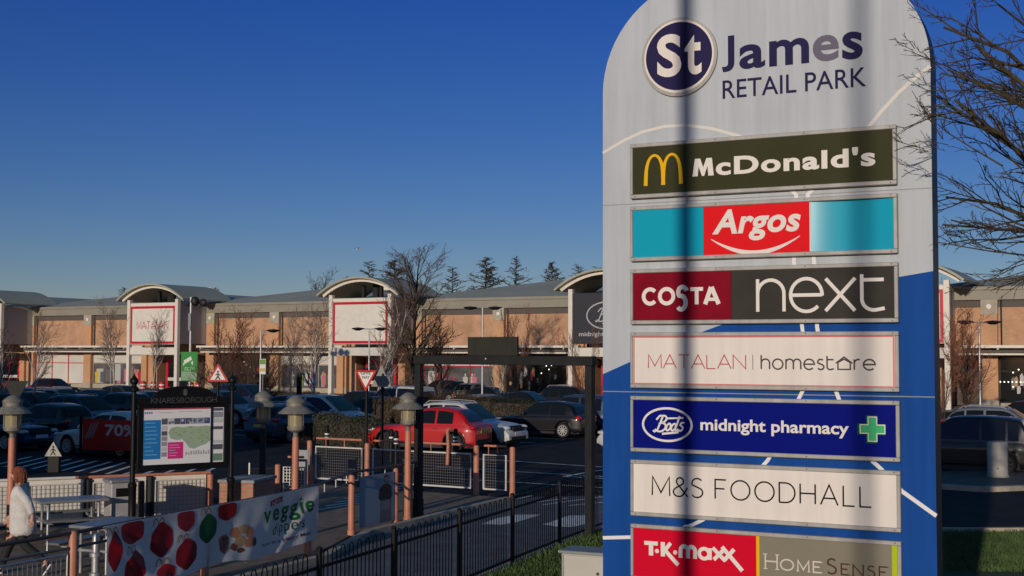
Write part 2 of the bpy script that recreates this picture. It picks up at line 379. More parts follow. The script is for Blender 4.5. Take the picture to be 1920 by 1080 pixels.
def blade(x, y, h):
    a = rg.uniform(0, 6.28); l = rg.uniform(0.1, 0.5)*h; wd = rg.uniform(0.004, 0.008); dx, dy = cos(a), sin(a)
    gb.add([(x-dy*wd, y+dx*wd, 0.03), (x+dy*wd, y-dx*wd, 0.03), (x+dx*l*0.4, y+dy*l*0.4, 0.03+h*0.7), (x+dx*l, y+dy*l, 0.03+h)], [(0, 1, 2), (0, 2, 3)])
for _ in range(16000):
    y = rg.uniform(13.5, 25.0); x = fx(y)+abs(rg.gauss(0, 1.0))*1.3+0.03
    if x < 3.4: blade(x, y, rg.uniform(0.04, 0.11)*(1.5 if rg.random() < 0.1 else 1))
for _ in range(6000):
    y = rg.uniform(20.5, 25.0); x = y*rg.uniform(0.335, 0.405); blade(x, y, rg.uniform(0.05, 0.11))
tag(gb.build("grass", M['grass']), "short mown green grass growing on the verge under the totem sign", "grass", kind="stuff")
lf = MB()
for _ in range(900):
    y = rg.uniform(13, 33); t_ = rg.random(); x = lerp(fx(min(y, 25.3))-0.1 if y < 25.3 else 2.2, -7.5-0.1*y, t_*t_)
    s_ = rg.uniform(0.015, 0.04); a_ = rg.uniform(0, 6.28); z_ = 0.018
    lf.add([(x+s_*cos(a_), y+s_*sin(a_), z_), (x-s_*0.5*sin(a_), y+s_*0.5*cos(a_), z_+rg.uniform(0, 0.02)), (x-s_*cos(a_), y-s_*sin(a_), z_), (x+s_*0.5*sin(a_), y-s_*0.5*cos(a_), z_+rg.uniform(0, 0.02))], [(0, 1, 2, 3)])
tag(lf.build("fallen_leaves", mat("dead_leaf", (0.16, 0.085, 0.035), 0.8, var=0.5, scale=3)), "scattered brown fallen leaves and litter on the lane and terrace", "leaves", kind="stuff")
# painted markings
ARROW1 = [(-0.61, 26.19), (-0.3, 27.1), (0.12, 27.72), (0.65, 27.79), (0.49, 27.35), (0.15, 26.58), (-0.18, 26.09)]
ARROW2 = [(0.63, 26.15), (0.99, 26.98), (1.21, 27.6), (1.61, 27.68), (1.55, 26.29), (1.21, 25.78), (0.94, 25.82)]
LANE_LINES = [((0.29, 29.77), (1.36, 30.95)), ((0.72, 29.55), (2.21, 31.27)), ((1.32, 29.43), (2.5, 30.4)), ((-0.39, 29.69), (0.5, 31.44))]
for k in range(6): LANE_LINES += [((-4.32+0.12*k, 28.4+0.75*k), (-3.3+0.12*k, 30.1+0.75*k))]
mk = MB()
def gl(p, q, wd, z=0.008):
    p = Vector(p); q = Vector(q); d = (q-p).normalized(); n = Vector((-d.y, d.x))*wd/2
    mk.ground([tuple(p+n), tuple(q+n), tuple(q-n), tuple(p-n)], z)
mk.ground(ARROW1, 0.012); mk.ground(ARROW2, 0.012)
for p_, q_ in LANE_LINES: gl(p_, q_, 0.10, 0.012)
structure("lane_markings", mk, M['line'])
mk = MB()
for k in range(14):                             # hatched area in front of the banner car
    x, y = S(-33.2+0.62*k, 26.2); x2, y2 = S(-35.0+0.62*k, 29.2); gl((x, y), (x2, y2), 0.13, 0.006)
for r0 in (-40.5, -29.0, -18.5):
    for k in range(14): gl(S(r0, 39+2.55*k), S(r0+4.9, 39+2.55*k), 0.1, 0.006)
gl(S(-21.5, 33), S(-12, 33), 0.10, 0.006); gl(S(-22, 36.4), S(-13, 35.2), 0.10, 0.006); gl(S(-20, 30.2), S(-13.0, 30.2), 0.08, 0.012)
gl(S(-13.5, 38), S(-13.5, 60), 0.1, 0.006)
gl((1.49, 36.47), (2.9, 38.9), 0.12, 0.006); gl((1.49, 36.47), (2.9, 35.8), 0.12, 0.006)
structure("parking_markings", mk, M['line'])
structure("shop_pavement", MB().ground([S(-140, 82), S(20, 82), S(20, 92), S(-140, 92)], 0.008), M['pavement'])

# ------------------------------------------------------------------ totem sign
SA = radians(-26.845)
sign = thing("totem_sign", "tall round-topped white and blue totem sign listing the shops of St James Retail Park", "sign", (1.08656, 11.773, 0), SA)
XL, XR, ZC, RC = -0.295, 2.675, 5.90, 1.02
arcL = [(XL+RC-RC*cos(t), ZC+RC*sin(t)) for t in [radians(90*i/16) for i in range(17)]]
arcR = [(XR-RC+RC*cos(t), ZC+RC*sin(t)) for t in [radians(90*i/16) for i in range(16, -1, -1)]]
out = [(XL, 0.0)]+arcL+arcR+[(XR, 0.0)]
MB().prism(out, 0.064, 0.36).build("side_casing", M['dark_edge'], sign)
bd = [(XL, 3.27), (0, 3.395), (0.645, 3.65), (0.82, 3.711), (1.6, 3.94), (2.4, 4.113), (XR, 4.155)]
fb = MB(); fb.use(0)
up = bd+arcR[::-1][0:0]+[p for p in reversed(arcL+arcR)]
fb.prism(up, 0.060, 0.0639); fb.use(1)
fb.prism([(XL, 0.02), (XR, 0.02)]+bd[::-1], 0.060, 0.0639)
fb.build("front_face", [M['white_sign'], M['blue_sign']], sign)
for z in (4.849, 3.11): MB().rect(XL, z-0.004, XR, z+0.004, 0.0585).build("panel_seam", M['seam'], sign)
sw = MB(); sw.use(0)
YS = 0.0575
sw.stroke([(XL, 5.345), (-0.083, 5.447), (0.104, 5.515), (0.325, 5.55), (0.541, 5.542), (0.771, 5.495), (1.03, 5.406), (1.3, 5.27)], 0.028, YS)
sw.stroke([(2.0, 5.19), (2.164, 5.405), (2.275, 5.532), (2.417, 5.678), (2.557, 5.792), (XR, 5.875)], 0.032, YS)
sw.use(1)
sw.stroke([(1.46, 4.93), (1.535, 4.85), (1.515, 4.55), (1.509, 4.263), (1.545, 4.0), (1.576, 3.704), (1.60, 3.5), (1.60, 3.3), (1.575, 3.141), (1.542, 3.076), (1.43, 2.8), (1.262, 2.53), (0.98, 2.22), (0.677, 1.985), (0.571, 1.93), (0.30, 1.83), (0.006, 1.784), (XL, 1.757)], 0.032, YS)
sw.stroke([(1.72, 4.93), (1.635, 4.85), (1.665, 4.55), (1.685, 4.256), (1.71, 4.0), (1.706, 3.702), (1.74, 3.45), (1.865, 3.144), (1.887, 3.08), (2.02, 2.8), (2.168, 2.558), (2.228, 2.506), (2.403, 2.322), (XR, 2.135)], 0.034, YS)
sw.build("swoosh_lines", [M['swoosh'], M['swoosh2']], sign)
# roundel and park name
rd = MB(); rd.use(0)
rd.prism(A(0.470, 6.176, 0.362, 0.364, 0, 360, 48)[:-1], 0.030, 0.0599)
rd.use(1); rd.prism(A(0.470, 6.180, 0.336, 0.338, 0, 360, 48)[:-1], 0.026, 0.0299)
rd.use(2); rd.prism(A(0.470, 6.182, 0.318, 0.314, 0, 360, 48)[:-1], 0.022, 0.0259)
ro = rd.build("roundel", [M['frame'], M['cream_acr'], M['navy_ink']], sign, 40)
tx = MB(); tx.text("S", 0.262, 5.995, 0.498, 6.392, 0.019, bold=0.03); tx.text("t", 0.528, 5.995, 0.690, 6.362, 0.0185, bold=0.026)
tx.build("lettering", M['cream_acr'], ro)
tx = MB()
tx.use(0); tx.text("J", 0.868, 5.998, 0.985, 6.325, 0.055, bold=0.024)
tx.text("a", 1.030, 6.006, 1.266, 6.226, 0.055, bold=0.024); tx.text("m", 1.303, 6.006, 1.658, 6.236, 0.055, bold=0.024)
tx.text("s", 1.945, 5.998, 2.120, 6.240, 0.055, bold=0.024)
tx.text("RETAIL PARK", 0.874, 5.756, 2.146, 5.922, 0.055, bold=0.004)
tx.use(1); tx.text("e", 1.690, 6.006, 1.918, 6.236, 0.055, bold=0.022); None
tx.build("park_name", [M['navy_ink'], M['fade_ink']], sign)

def panel(i, parts):
    zt = 5.362-0.5808*i; zb = zt-0.435
    f = MB(); fw = 0.033
    f.bbox(0, 2.4, 0.0, 0.0595, zt, zt+0.036, 0.005); f.bbox(0, 2.4, 0.0, 0.0595, zb-0.036, zb, 0.005)
    f.bbox(0, fw-0.006, 0.0, 0.0595, zb+0.0005, zt-0.0005, 0.005); f.bbox(2.4-fw, 2.4, 0.0, 0.0595, zb+0.0005, zt-0.0005, 0.005)
    pf = f.build("tenant_panel", M['frame'], sign, 30)
    s = MB()
    for x in (0.05, 0.82, 1.62, 2.35):
        for z in (zt+0.02, zb-0.02): s.prism(A(x, z, 0.006, 0.006, 0, 360, 6)[:-1], -0.0015, 0.001)
    s.build("screw", M['screw'], pf)
    fc = MB(); mats = []
    for k, (x0, x1, m) in enumerate(parts):
        fc.use(k); fc.box(x0, x1, 0.012, 0.05, zb+0.0005, zt-0.0005); mats.append(m)
        if i == 1 and k == 2:      # this thin sheet is dished and leans back at its top
            del fc.v[-8:], fc.f[-6:], fc.mi[-6:]
            for q in range(25):
                for r in range(5): fc.v.append((lerp(x0, x1, q/24), 0.012+0.026*(1-(2*q/24-1)**2)+0.010*r/4, lerp(zb+0.0005, zt-0.0005, r/4)))
            o8 = len(fc.v)-125
            for q in range(24):
                for r in range(4): z8 = o8+q*5+r; fc.f.append((z8, z8+5, z8+6, z8+1)); fc.mi.append(k)
    fc.build("panel_face", mats, pf, 20)
    return pf, zb, zt
XA, XB = fw0, fw1 = 0.0275, 2.3665
YF = 0.0095
# 0: golden arches
p, zb, zt = panel(0, [(XA, XB, M['green_black'])])
t = MB(); t.use(0)
for cx in (0.238, 0.407):
    o_ = [(cx-0.086, 5.003)]+[(cx+0.084*cos(q)*(1 if True else 0), 5.003+0.277*max(0, sin(q))**0.62) for q in [radians(a) for a in range(172, 7, -9)]]+[(cx+0.086, 5.003)]
    t.stroke(o_, 0.036, YF-(0.0004 if cx > 0.3 else 0), taper=[1]+[1.0-0.35*sin(pi*i/18) for i in range(len(o_)-2)]+[1])
t.build("logo", M['gold'], p); t = MB()
t.flat([(0.602, 5.062), (0.626, 5.222), (0.676, 5.222), (0.704, 5.140), (0.734, 5.222), (0.786, 5.222), (0.803, 5.062), (0.752, 5.062), (0.744, 5.150), (0.713, 5.062), (0.692, 5.062), (0.661, 5.150), (0.652, 5.062)], YF)
t.text("cDonald's", 0.822, 5.058, 2.224, 5.228, YF, bold=0.034, space=1.10); t.build("lettering", M['white_acr'], p)
# 1: teal and red with a smile
p, zb, zt = panel(1, [(XA, 0.7015, M['argos_teal']), (0.7045, 1.6625, M['argos_red']), (1.6655, XB, M['teal_gloss'])])
t = MB(); t.rect(1.6605, zb+0.004, 1.6675, zt-0.004, YF+0.0015)
t.text("Argos", 0.785, 4.462, 1.585, 4.748, YF, bold=0.03, shear=0.22, space=1.04)
c = [(0.775, 4.487)]+[(0.775+0.80*i/20, 4.487-0.135*sin(pi*i/20)**0.9) for i in range(1, 20)]+[(1.575, 4.487)]
t.stroke(c, 0.042, YF, taper=[0.15+0.85*sin(pi*i/20) for i in range(21)])
t.build("lettering", M['white_acr'], p)
# 2: coffee and clothing
p, zb, zt = panel(2, [(XA, 0.9545, M['burgundy']), (0.9575, XB, M['charcoal'])])
t = MB(); h0, h1 = 3.905, 4.062
def cs(x, w): return lambda a, b: (x+a*w, h0+b*(h1-h0))
f = cs(0.118, 0.15); t.stroke([f(a, b) for a, b in A(0.5, 0.5, 0.42, 0.42, 42, 318, 18)], 0.036, YF)
f = cs(0.275, 0.155); t.stroke([f(a, b) for a, b in A(0.5, 0.5, 0.42, 0.42, 0, 360, 24)[:-1]], 0.036, YF, closed=True)
f = cs(0.452, 0.10); t.stroke([f(a, b) for a, b in A(0.52, 0.72, 0.40, 0.30, 15, 220, 12)+A(0.40, 0.12, 0.42, 0.40, 60, -140, 12)], 0.040, YF)
f = cs(0.578, 0.12); t.stroke([f(0, 0.88), f(1, 0.88)], 0.034, YF); t.stroke([f(0.5, 0.8), f(0.5, 0)], 0.036, YF-0.0004)
f = cs(0.705, 0.15); t.stroke([f(0.08, 0), f(0.45, 0.98)], 0.040, YF); t.stroke([f(0.92, 0), f(0.48, 0.98)], 0.040, YF-0.0004); t.stroke([f(0.25, 0.28), f(0.8, 0.28)], 0.03, YF-0.0008)
t.build('lettering', M['white_acr'], p); t = MB()
def nx(x0, x1): return lambda a, b: (x0+a*(x1-x0), 3.832+b*0.29)
t.stroke([(1.198, 3.832), (1.198, 4.118)], 0.030, YF); t.stroke([(1.198, 3.99)]+[(1.315+0.117*cos(radians(a)), 3.99+0.118*sin(radians(a))) for a in range(180, -1, -10)]+[(1.432, 3.832)], 0.030, YF-0.0004)
t.stroke([(1.495, 3.972), (1.762, 3.972)], 0.030, YF-0.0004); t.stroke([(1.627+0.137*cos(radians(a)), 3.972+0.142*sin(radians(a))) for a in range(-3, 318, 10)], 0.030, YF)
t.stroke([(1.792, 3.832), (2.045, 4.110)], 0.031, YF); t.stroke([(1.795, 4.110), (2.042, 3.832)], 0.031, YF-0.0004)
t.stroke([(2.100, 4.140), (2.100, 3.93)]+[(2.20+0.10*cos(radians(a)), 3.93+0.095*sin(radians(a))) for a in range(190, 286, 10)]+[(2.288, 3.850)], 0.030, YF); t.stroke([(2.100, 4.092), (2.283, 4.092)], 0.030, YF-0.0004)
t.build("lettering", M['white_acr'], p)
# 3: clothing and homestore
p, zb, zt = panel(3, [(XA, XB, M['cream_acr'])])
t = MB(); t.use(2)
t.rect(XA+0.004, zt-0.012, XB-0.004, zt-0.002, YF); t.rect(XA+0.004, zb+0.002, XB-0.004, zb+0.010, YF); t.rect(XA+0.004, zb+0.011, XA+0.012, zt-0.013, YF); t.rect(XB-0.016, zb+0.011, XB-0.004, zt-0.013, YF)
t.use(0); word(t, "MATALAN", 0.175, 3.330, 1.086, 3.452, YF, 0.0095, 0.13)
t.use(1); t.rect(1.148, 3.325, 1.153, 3.455, YF)
word(t, "homest", 1.226, 3.330, 1.858, 3.452, YF, 0.0135, 0.22, 1.0)
t.stroke([(1.875, 3.385), (1.945, 3.438), (2.015, 3.385)], 0.012, YF); t.stroke([(1.893, 3.392), (1.893, 3.333), (1.997, 3.333), (1.997, 3.392), (1.945, 3.42)], 0.012, YF-0.0004, closed=True)
word(t, "re", 2.030, 3.330, 2.204, 3.418, YF, 0.0135, 0.24, 0.72)
t.build("lettering", [M['pink_ink'], M['grey_ink'], mat("border_red", (0.62, 0.10, 0.10), 0.4)], p)
# 4: midnight pharmacy
p, zb, zt = panel(4, [(XA, XB, M['navy_acr'])])
def italic(x, z): return (x+0.30*(z-2.82), z)
def script(t, cx, cz, k, y, wd):
    q = lambda pts: [(cx+(a+0.34*b)*k, cz+b*k) for a, b in pts]
    t.stroke(q([(-0.62, -0.30), (-0.52, -0.36), (-0.40, -0.26), (-0.34, 0.38)]), wd, y)
    t.stroke(q([(-0.62, 0.22), (-0.5, 0.42)]+A(-0.30, 0.26, 0.19, 0.17, 110, -80, 10)+[(-0.38, 0.06)]+A(-0.27, -0.14, 0.25, 0.21, 85, -130, 12)+[(-0.54, -0.24)]), wd, y-0.0004)
    for j, c in enumerate((0.12, 0.38)): t.stroke(q(A(c, -0.12, 0.105, 0.17, 0, 360, 14)[:-1]), wd, y-0.0004*j, closed=True)
    t.stroke(q([(0.52, 0.42), (0.50, -0.22), (0.58, -0.32), (0.66, -0.2)]), wd, y); t.stroke(q([(-0.08, 0.30), (0.74, 0.34)]), wd*0.9, y-0.0004)
    t.stroke(q(A(0.78, 0.02, 0.09, 0.09, 40, 200, 8)+A(0.76, -0.18, 0.11, 0.11, 60, -150, 8)), wd, y)
    t.stroke(q([(-0.1, -0.46), (0.72, -0.36)]), wd*1.1, y)
t = MB(); t.use(0)
t.stroke(A(0.354, 2.821, 0.232, 0.147, 0, 360, 48)[:-1], 0.020, YF, closed=True)
script(t, 0.352, 2.822, 0.185, YF, 0.017); t.build('logo', M['white_acr'], p); t = MB()
t.text("midnight pharmacy", 0.668, 2.748, 1.980, 2.886, YF, bold=0.022); t.build('lettering', M['white_acr'], p); t = MB(); t.use(1)
def cross(x, z, a, b): return [(x-b, z-a), (x+b, z-a), (x+b, z-b), (x+a, z-b), (x+a, z+b), (x+b, z+b), (x+b, z+a), (x-b, z+a), (x-b, z+b), (x-a, z+b), (x-a, z-b), (x-b, z-b)]
t.prism(cross(2.168, 2.832, 0.117, 0.046), YF-0.001, YF); t.use(0); t.stroke(cross(2.176, 2.834, 0.102, 0.036), 0.008, YF-0.0016, closed=True); t.use(2); t.prism(cross(2.176, 2.834, 0.098, 0.032), YF-0.003, YF-0.0017)
t.build("green_cross", [M['white_acr'], M['green_dark'], M['green_cross']], p)
# 5: foodhall
p, zb, zt = panel(5, [(XA, XB, M['cream_acr'])])
t = MB(); word(t, "M&S", 0.210, 2.182, 0.688, 2.350, YF, 0.0135, 0.16); t.build("lettering", M['ink'], p); t = MB(); word(t, "FOODHALL", 0.802, 2.181, 2.160, 2.349, YF, 0.0135, 0.27)
t.build("lettering", M['ink'], p)
# 6: crimson and taupe
p, zb, zt = panel(6, [(XA, 1.170, M['tk_red']), (1.1702, 1.198, M['gold']), (1.1982, 2.322, M['taupe']), (2.3222, XB, M['lime'])])
t = MB(); t.use(0)
b0, b1 = 1.640, 1.764; wd = 0.036
t.rect(0.132, 1.730, 0.262, 1.766, YF); t.rect(0.176, 1.638, 0.218, 1.7298, YF)
for x in (0.254, 0.428): t.prism(A(x, 1.682, 0.020, 0.020, 0, 360, 10)[:-1], YF-0.001, YF)
t.rect(0.290, 1.638, 0.330, 1.766, YF); t.stroke([(0.325, 1.690), (0.385, 1.762)], 0.034, YF-0.0004); t.stroke([(0.325, 1.700), (0.455, 1.572)], 0.036, YF-0.0008)
t.stroke([(0.478, 1.638), (0.478, 1.70)]+A(0.512, 1.708, 0.034, 0.034, 180, 0, 8)+[(0.546, 1.638)], wd, YF); t.stroke([(0.546, 1.70)]+A(0.580, 1.708, 0.034, 0.034, 180, 0, 8)+[(0.614, 1.638)], wd, YF-0.0004)
t.stroke(A(0.698, 1.690, 0.046, 0.044, 0, 360, 16)[:-1], wd*0.9, YF, closed=True); t.rect(0.735, 1.640, 0.768, 1.742, YF-0.0004)
t.stroke([(0.776, 1.748), (0.892, 1.640)], 0.034, YF); t.stroke([(0.786, 1.644), (0.890, 1.748)], 0.034, YF-0.0004)
t.stroke([(0.862, 1.762), (1.046, 1.566)], 0.036, YF-0.0008); t.stroke([(0.880, 1.644), (0.972, 1.748)], 0.034, YF-0.0012)
t.build('lettering', M['white_acr'], p); t = MB()
t.use(1); word(t, "H", 1.251, 1.603, 1.355, 1.728, YF, 0.013, 0.2, serif=0.018); word(t, "OME", 1.385, 1.604, 1.733, 1.693, YF, 0.0125, 0.34, serif=0.012)
t.use(2); word(t, "S", 1.785, 1.603, 1.862, 1.728, YF, 0.015, 0.2); word(t, "ENSE", 1.905, 1.604, 2.281, 1.693, YF, 0.0125, 0.34, serif=0.012)
t.build("lettering", [M['white_acr'], mat("light_vinyl", (0.62, 0.58, 0.48), 0.5), M['brown_ink']], p)
M['wire'] = mat('dull_wire', (0.16, 0.15, 0.14), 0.6)

# ------------------------------------------------------------------ hoop-topped fence
def dirv(p, q):
    d = Vector((q[0]-p[0], q[1]-p[1])); return d.length, atan2(d.y, d.x)
fz = thing("hoop_top_fence", "black hoop-topped iron railing between the drive lane and the grass verge", "fence", (*fence_path[0], 0))
fx0, fy0 = fence_path[0]
for i, (p, q) in enumerate(zip(fence_path, fence_path[1:])):
    L, a = dirv(p, q); lx, ly = p[0]-fx0, p[1]-fy0
    m = MB(); m.bbox(-0.03, 0.03, -0.03, 0.03, 0, 1.17, 0.006); m.lathe([(0.0001, 1.17), (0.038, 1.172), (0.030, 1.19), (0.0001, 1.20)], 8)
    m.build("post", M['black_iron'], fz, 30, loc=(lx, ly, 0), rz=a)
    m = MB(); m.box(0.04, L-0.04, -0.008, 0.008, 0.12, 0.16); m.box(0.04, L-0.04, -0.008, 0.008, 0.93, 0.97)
    n = int((L-0.2)/0.105)//2*2; st = (L-0.16)/(n+1); x = 0.08+st*0.5
    for k in range(0, n, 2):
        xa = x+k*st; xb = xa+st
        m.tube([(xa, 0.016, 0.06), (xa, 0.016, 1.06)]+[(lerp(xa, xb, 0.5)-st/2*cos(t), 0.016, 1.06+st*0.75*sin(t)) for t in (0.4, 0.8, 1.2, 1.57, 1.95, 2.35, 2.75)]+[(xb, 0.016, 1.06), (xb, 0.016, 0.06)], 0.0075, 6)
    m.build("railing_panel", M['black_iron'], fz, 60, loc=(lx, ly, 0), rz=a)

# ------------------------------------------------------------------ grey cabinet beside the sign
cx, cy = 0.62, 17.0
cb = thing("utility_cabinet", "pale grey metal utility cabinet on the grass left of the totem sign", "cabinet", (0.91, 15.75, 0), radians(-24))
m = MB(); m.bbox(-0.31, 0.30, -0.02, 0.36, 0.06, 1.02, 0.008); m.box(-0.30, 0.30, 0.0, 0.34, 0, 0.058)
m.build("cabinet_body", mat("cabinet_grey", (0.42, 0.41, 0.37), 0.45, var=0.06, scale=3), cb)
m = MB(); m.bbox(-0.35, 0.34, -0.05, 0.40, 1.0205, 1.055, 0.008); m.build("lid", mat("cabinet_lid", (0.25, 0.26, 0.27), 0.5, var=0.1, scale=5), cb)
m = MB(); m.bbox(-0.275, 0.285, -0.034, -0.021, 0.10, 1.0, 0.004); d_ = m.build("door", mat("cabinet_door", (0.50, 0.485, 0.43), 0.42, var=0.05, scale=3), cb)
m = MB(); m.cyl((0.17, -0.034, 0.80), (0.17, -0.045, 0.80), 0.02, n=10); m.build("lock", M['screw'], d_)
m = MB(); m.cyl((-0.285, -0.03, 0.1), (-0.285, -0.03, 1.0), 0.008, n=6); m.build("hinge", M['galv'], cb)

# ------------------------------------------------------------------ height gauge over the drive lane
gl0, gl1 = (-1.95, 27.0), (1.48, 24.25); L, a = dirv(gl0, gl1)
gg = thing("height_barrier", "dark steel height barrier frame spanning the drive lane", "height barrier", (*gl0, 0), a)
for x in (0, L):
    m = MB(); m.bbox(x-0.075, x+0.075, -0.075, 0.075, 0, 3.24, 0.012); m.box(x-0.14, x+0.14, -0.14, 0.14, 0, 0.03)
    if x == 0: m.box(x-0.082, x+0.082, -0.082, 0.082, 0.03, 0.42)
    m.build("leg", M['grey_iron'], gg)
m = MB(); m.bbox(-0.10, L+0.10, -0.085, 0.085, 3.2405, 3.42, 0.012); m.build("crossbeam", M['grey_iron'], gg)
m = MB(); m.bbox(1.38, 2.66, -0.05, 0.03, 3.4205, 3.80, 0.01); sb = m.build("sign_board", M['olive_iron'], gg)
m = MB()
for x in (1.58, 2.40): m.box(x-0.02, x+0.02, 0.0305, 0.06, 3.4205, 3.79); m.box(x-0.004, x+0.004, -0.0512, -0.0501, 3.43, 3.79)
m.build("bracket", M['grey_iron'], sb)
m = MB(); m.ell((1.9, -0.09, 3.36), (0.025, 0.02, 0.025)); m.build("bolt", M['galv'], gg)

# ------------------------------------------------------------------ salmon posts and rails of the terrace fence (banner side)
tf = thing("terrace_railing", "salmon post and tube railing carrying the promotional banner along the terrace edge", "railing", (*banner_path[0], 0))
ox, oy = banner_path[0]
rail = MB(); mid = MB()
for i, (p, q) in enumerate(zip(banner_path, banner_path[1:])):
    L, a = dirv(p, q)
    if i < 7:
        for mb, z in ((rail, 1.12), (mid, 0.93)): mb.tube([(p[0]-ox, p[1]-oy, z+(0.07 if i > 3 else 0)), (q[0]-ox, q[1]-oy, z+(0.07 if i > 2 else 0))], 0.026 if z > 1 else 0.02, 8)
rail.build("top_rail", mat("brown_rail", (0.06, 0.045, 0.04), 0.45), tf, 60); mid.build("lower_rail", mat("grey_rail", (0.13, 0.125, 0.12), 0.5), tf, 60)
posts = [(-8.35, 11.0), (-6.92, 14.1), (-5.68, 16.75), (-4.55, 19.2), (-3.42, 21.75), (-3.05, 24.6), (-2.35, 26.1), (-2.10, 26.65)]
for x, y in posts:
    m = MB(); m.lathe([(0.0001, 0), (0.075, 0), (0.075, 0.10), (0.062, 0.105), (0.062, 1.10), (0.05, 1.14), (0.0001, 1.15)], 14, (x-ox, y-oy, 0)); m.build("post", M['salmon'], tf, 40)
for i, (p, q) in enumerate(zip(banner_path[:7], banner_path[1:7])):
    L, a = dirv(p, q); n = max(1, int(L/0.75))
    for k in range(n):
        t = (k+0.5)/n; x, y = lerp(p[0], q[0], t)-ox, lerp(p[1], q[1], t)-oy; MB().cyl((x, y, 0.95+(0.07 if i > 3 else 0)), (x, y, 1.10+(0.07 if i > 3 else 0)), 0.012, n=6).build("spacer", M['galv'], tf)
lp = MB()                                           # lower tube frames with mesh infill at the left
for (p, q) in zip(banner_path[:3], banner_path[1:4]):
    L, a = dirv(p, q); d = Vector((q[0]-p[0], q[1]-p[1]))/L; o = Vector((p[0]-ox, p[1]-oy))
    P = lambda t, z: (o.x+d.x*t, o.y+d.y*t, z)
    lp.tube([P(0.16, 0.12), P(0.16, 0.86), P(L-0.16, 0.86), P(L-0.16, 0.12), P(0.16, 0.12)], 0.017, 6)
    k = 0.24
    while k < L-0.18: lp.tube([P(k, 0.12), P(k, 0.86)], 0.004, 3); k += 0.08
    for z in (0.2, 0.3, 0.4, 0.5, 0.6, 0.7, 0.8): lp.tube([P(0.16, z), P(L-0.16, z)], 0.004, 3)
lp.build("mesh_panel", M['galv'], tf)

# ------------------------------------------------------------------ banner
bA, bB = Vector((-5.47, 17.2)), Vector((-3.35, 21.76)); bL = 6.3; bu = (bB-bA).normalized(); bK = (bB-bA).length/bL; bn = Vector((bu.y, -bu.x))
def bsurf(s, z, off=0.0):
    zz = 1.155-z
    t = max(0, min(1, s/bL)); drop = 0.03*sin(pi*t)
    wv = 0.03*sin(3.1*s+2.6*zz)*(0.25+zz)+0.010*sin(7.3*s-4.5*zz+1.0)*min(1, zz*1.6)+0.004*sin(13*s+9*zz)*min(1, zz*2)
    # diagonal tension folds hanging from the top corners
    for sx, sl in ((bL, 1.1), (0.0, -1.0)):
        dd = (s-sx)*0.62*(1 if sx else -1)+zz*1.0
        wv += 0.042*math.exp(-((dd-0.12)/0.10)**2)*min(1, 3*zz)*(1 if sx else 0.8)
        wv -= 0.024*math.exp(-((dd+0.16)/0.12)**2)*min(1, 3*zz)
    edge = 0.095+wv
    lift = 0.10*zz*math.exp(-((s-2.6)/0.8)**2)
    p = bA+bu*s*bK+bn*(edge+off)
    return (p.x-bA.x, p.y-bA.y, z-drop*zz+lift*0.6+0.07*t+0.10*t*zz)
ban = thing("promotional_banner", "creased white banner with red boxes advertising new veggie dippers tied to the terrace railing", "banner", (bA.x, bA.y, 0))
def cloth(nm, cc, w=0.45):
    m = bpy.data.materials.new(nm); m.use_nodes = True; n = m.node_tree; b = n.nodes["Principled BSDF"]
    b.inputs["Base Color"].default_value = (*cc, 1); b.inputs["Roughness"].default_value = 0.45
    tr = n.nodes.new("ShaderNodeBsdfTranslucent"); tr.inputs[0].default_value = (*cc, 1); mx = n.nodes.new("ShaderNodeMixShader"); mx.inputs[0].default_value = w
    n.links.new(b.outputs[0], mx.inputs[1]); n.links.new(tr.outputs[0], mx.inputs[2]); n.links.new(mx.outputs[0], n.nodes["Material Output"].inputs[0]); return m
BT, BB = 1.155, 0.19
def bbot(s): return 0.16+0.10*math.exp(-((s-3.3)/0.7)**2)+0.06*sin(1.3*s)*0.5
m = MB(); NX, NZ = 150, 26
for i in range(NX+1):
    for j in range(NZ+1):
        s = bL*i/NX; m.v.append(bsurf(s, lerp(BT, bbot(s), j/NZ)))
for i in range(NX):
    for j in range(NZ): a = i*(NZ+1)+j; m.f.append((a, a+1, a+NZ+2, a+NZ+1)); m.mi.append(0)
m.build("sheet", cloth("white_banner_vinyl", (0.80, 0.80, 0.80)), ban, 180)
def bshape(name, items, mats, off=0.006):
    bm = bmesh.new()
    for poly, k in items:
        vs = [bm.verts.new((x, 0, z)) for x, z in poly]
        f = bm.faces.new(vs); f.material_index = k
        # cut into a fine grid so that the print follows the folds
    bmesh.ops.triangulate(bm, faces=bm.faces[:])
    for _ in range(6):
        es = [e for e in bm.edges if e.calc_length() > 0.06]
        if not es: break
        bmesh.ops.subdivide_edges(bm, edges=es, cuts=1); bmesh.ops.triangulate(bm, faces=bm.faces[:])
    for v in bm.verts: v.co = bsurf(v.co.x, v.co.z, off)
    me = bpy.data.meshes.new(name); bm.to_mesh(me); bm.free()
    for x in mats: me.materials.append(x)
    o = bpy.data.objects.new(name, me); COL.objects.link(o); o.parent = ban; return o
bx = []
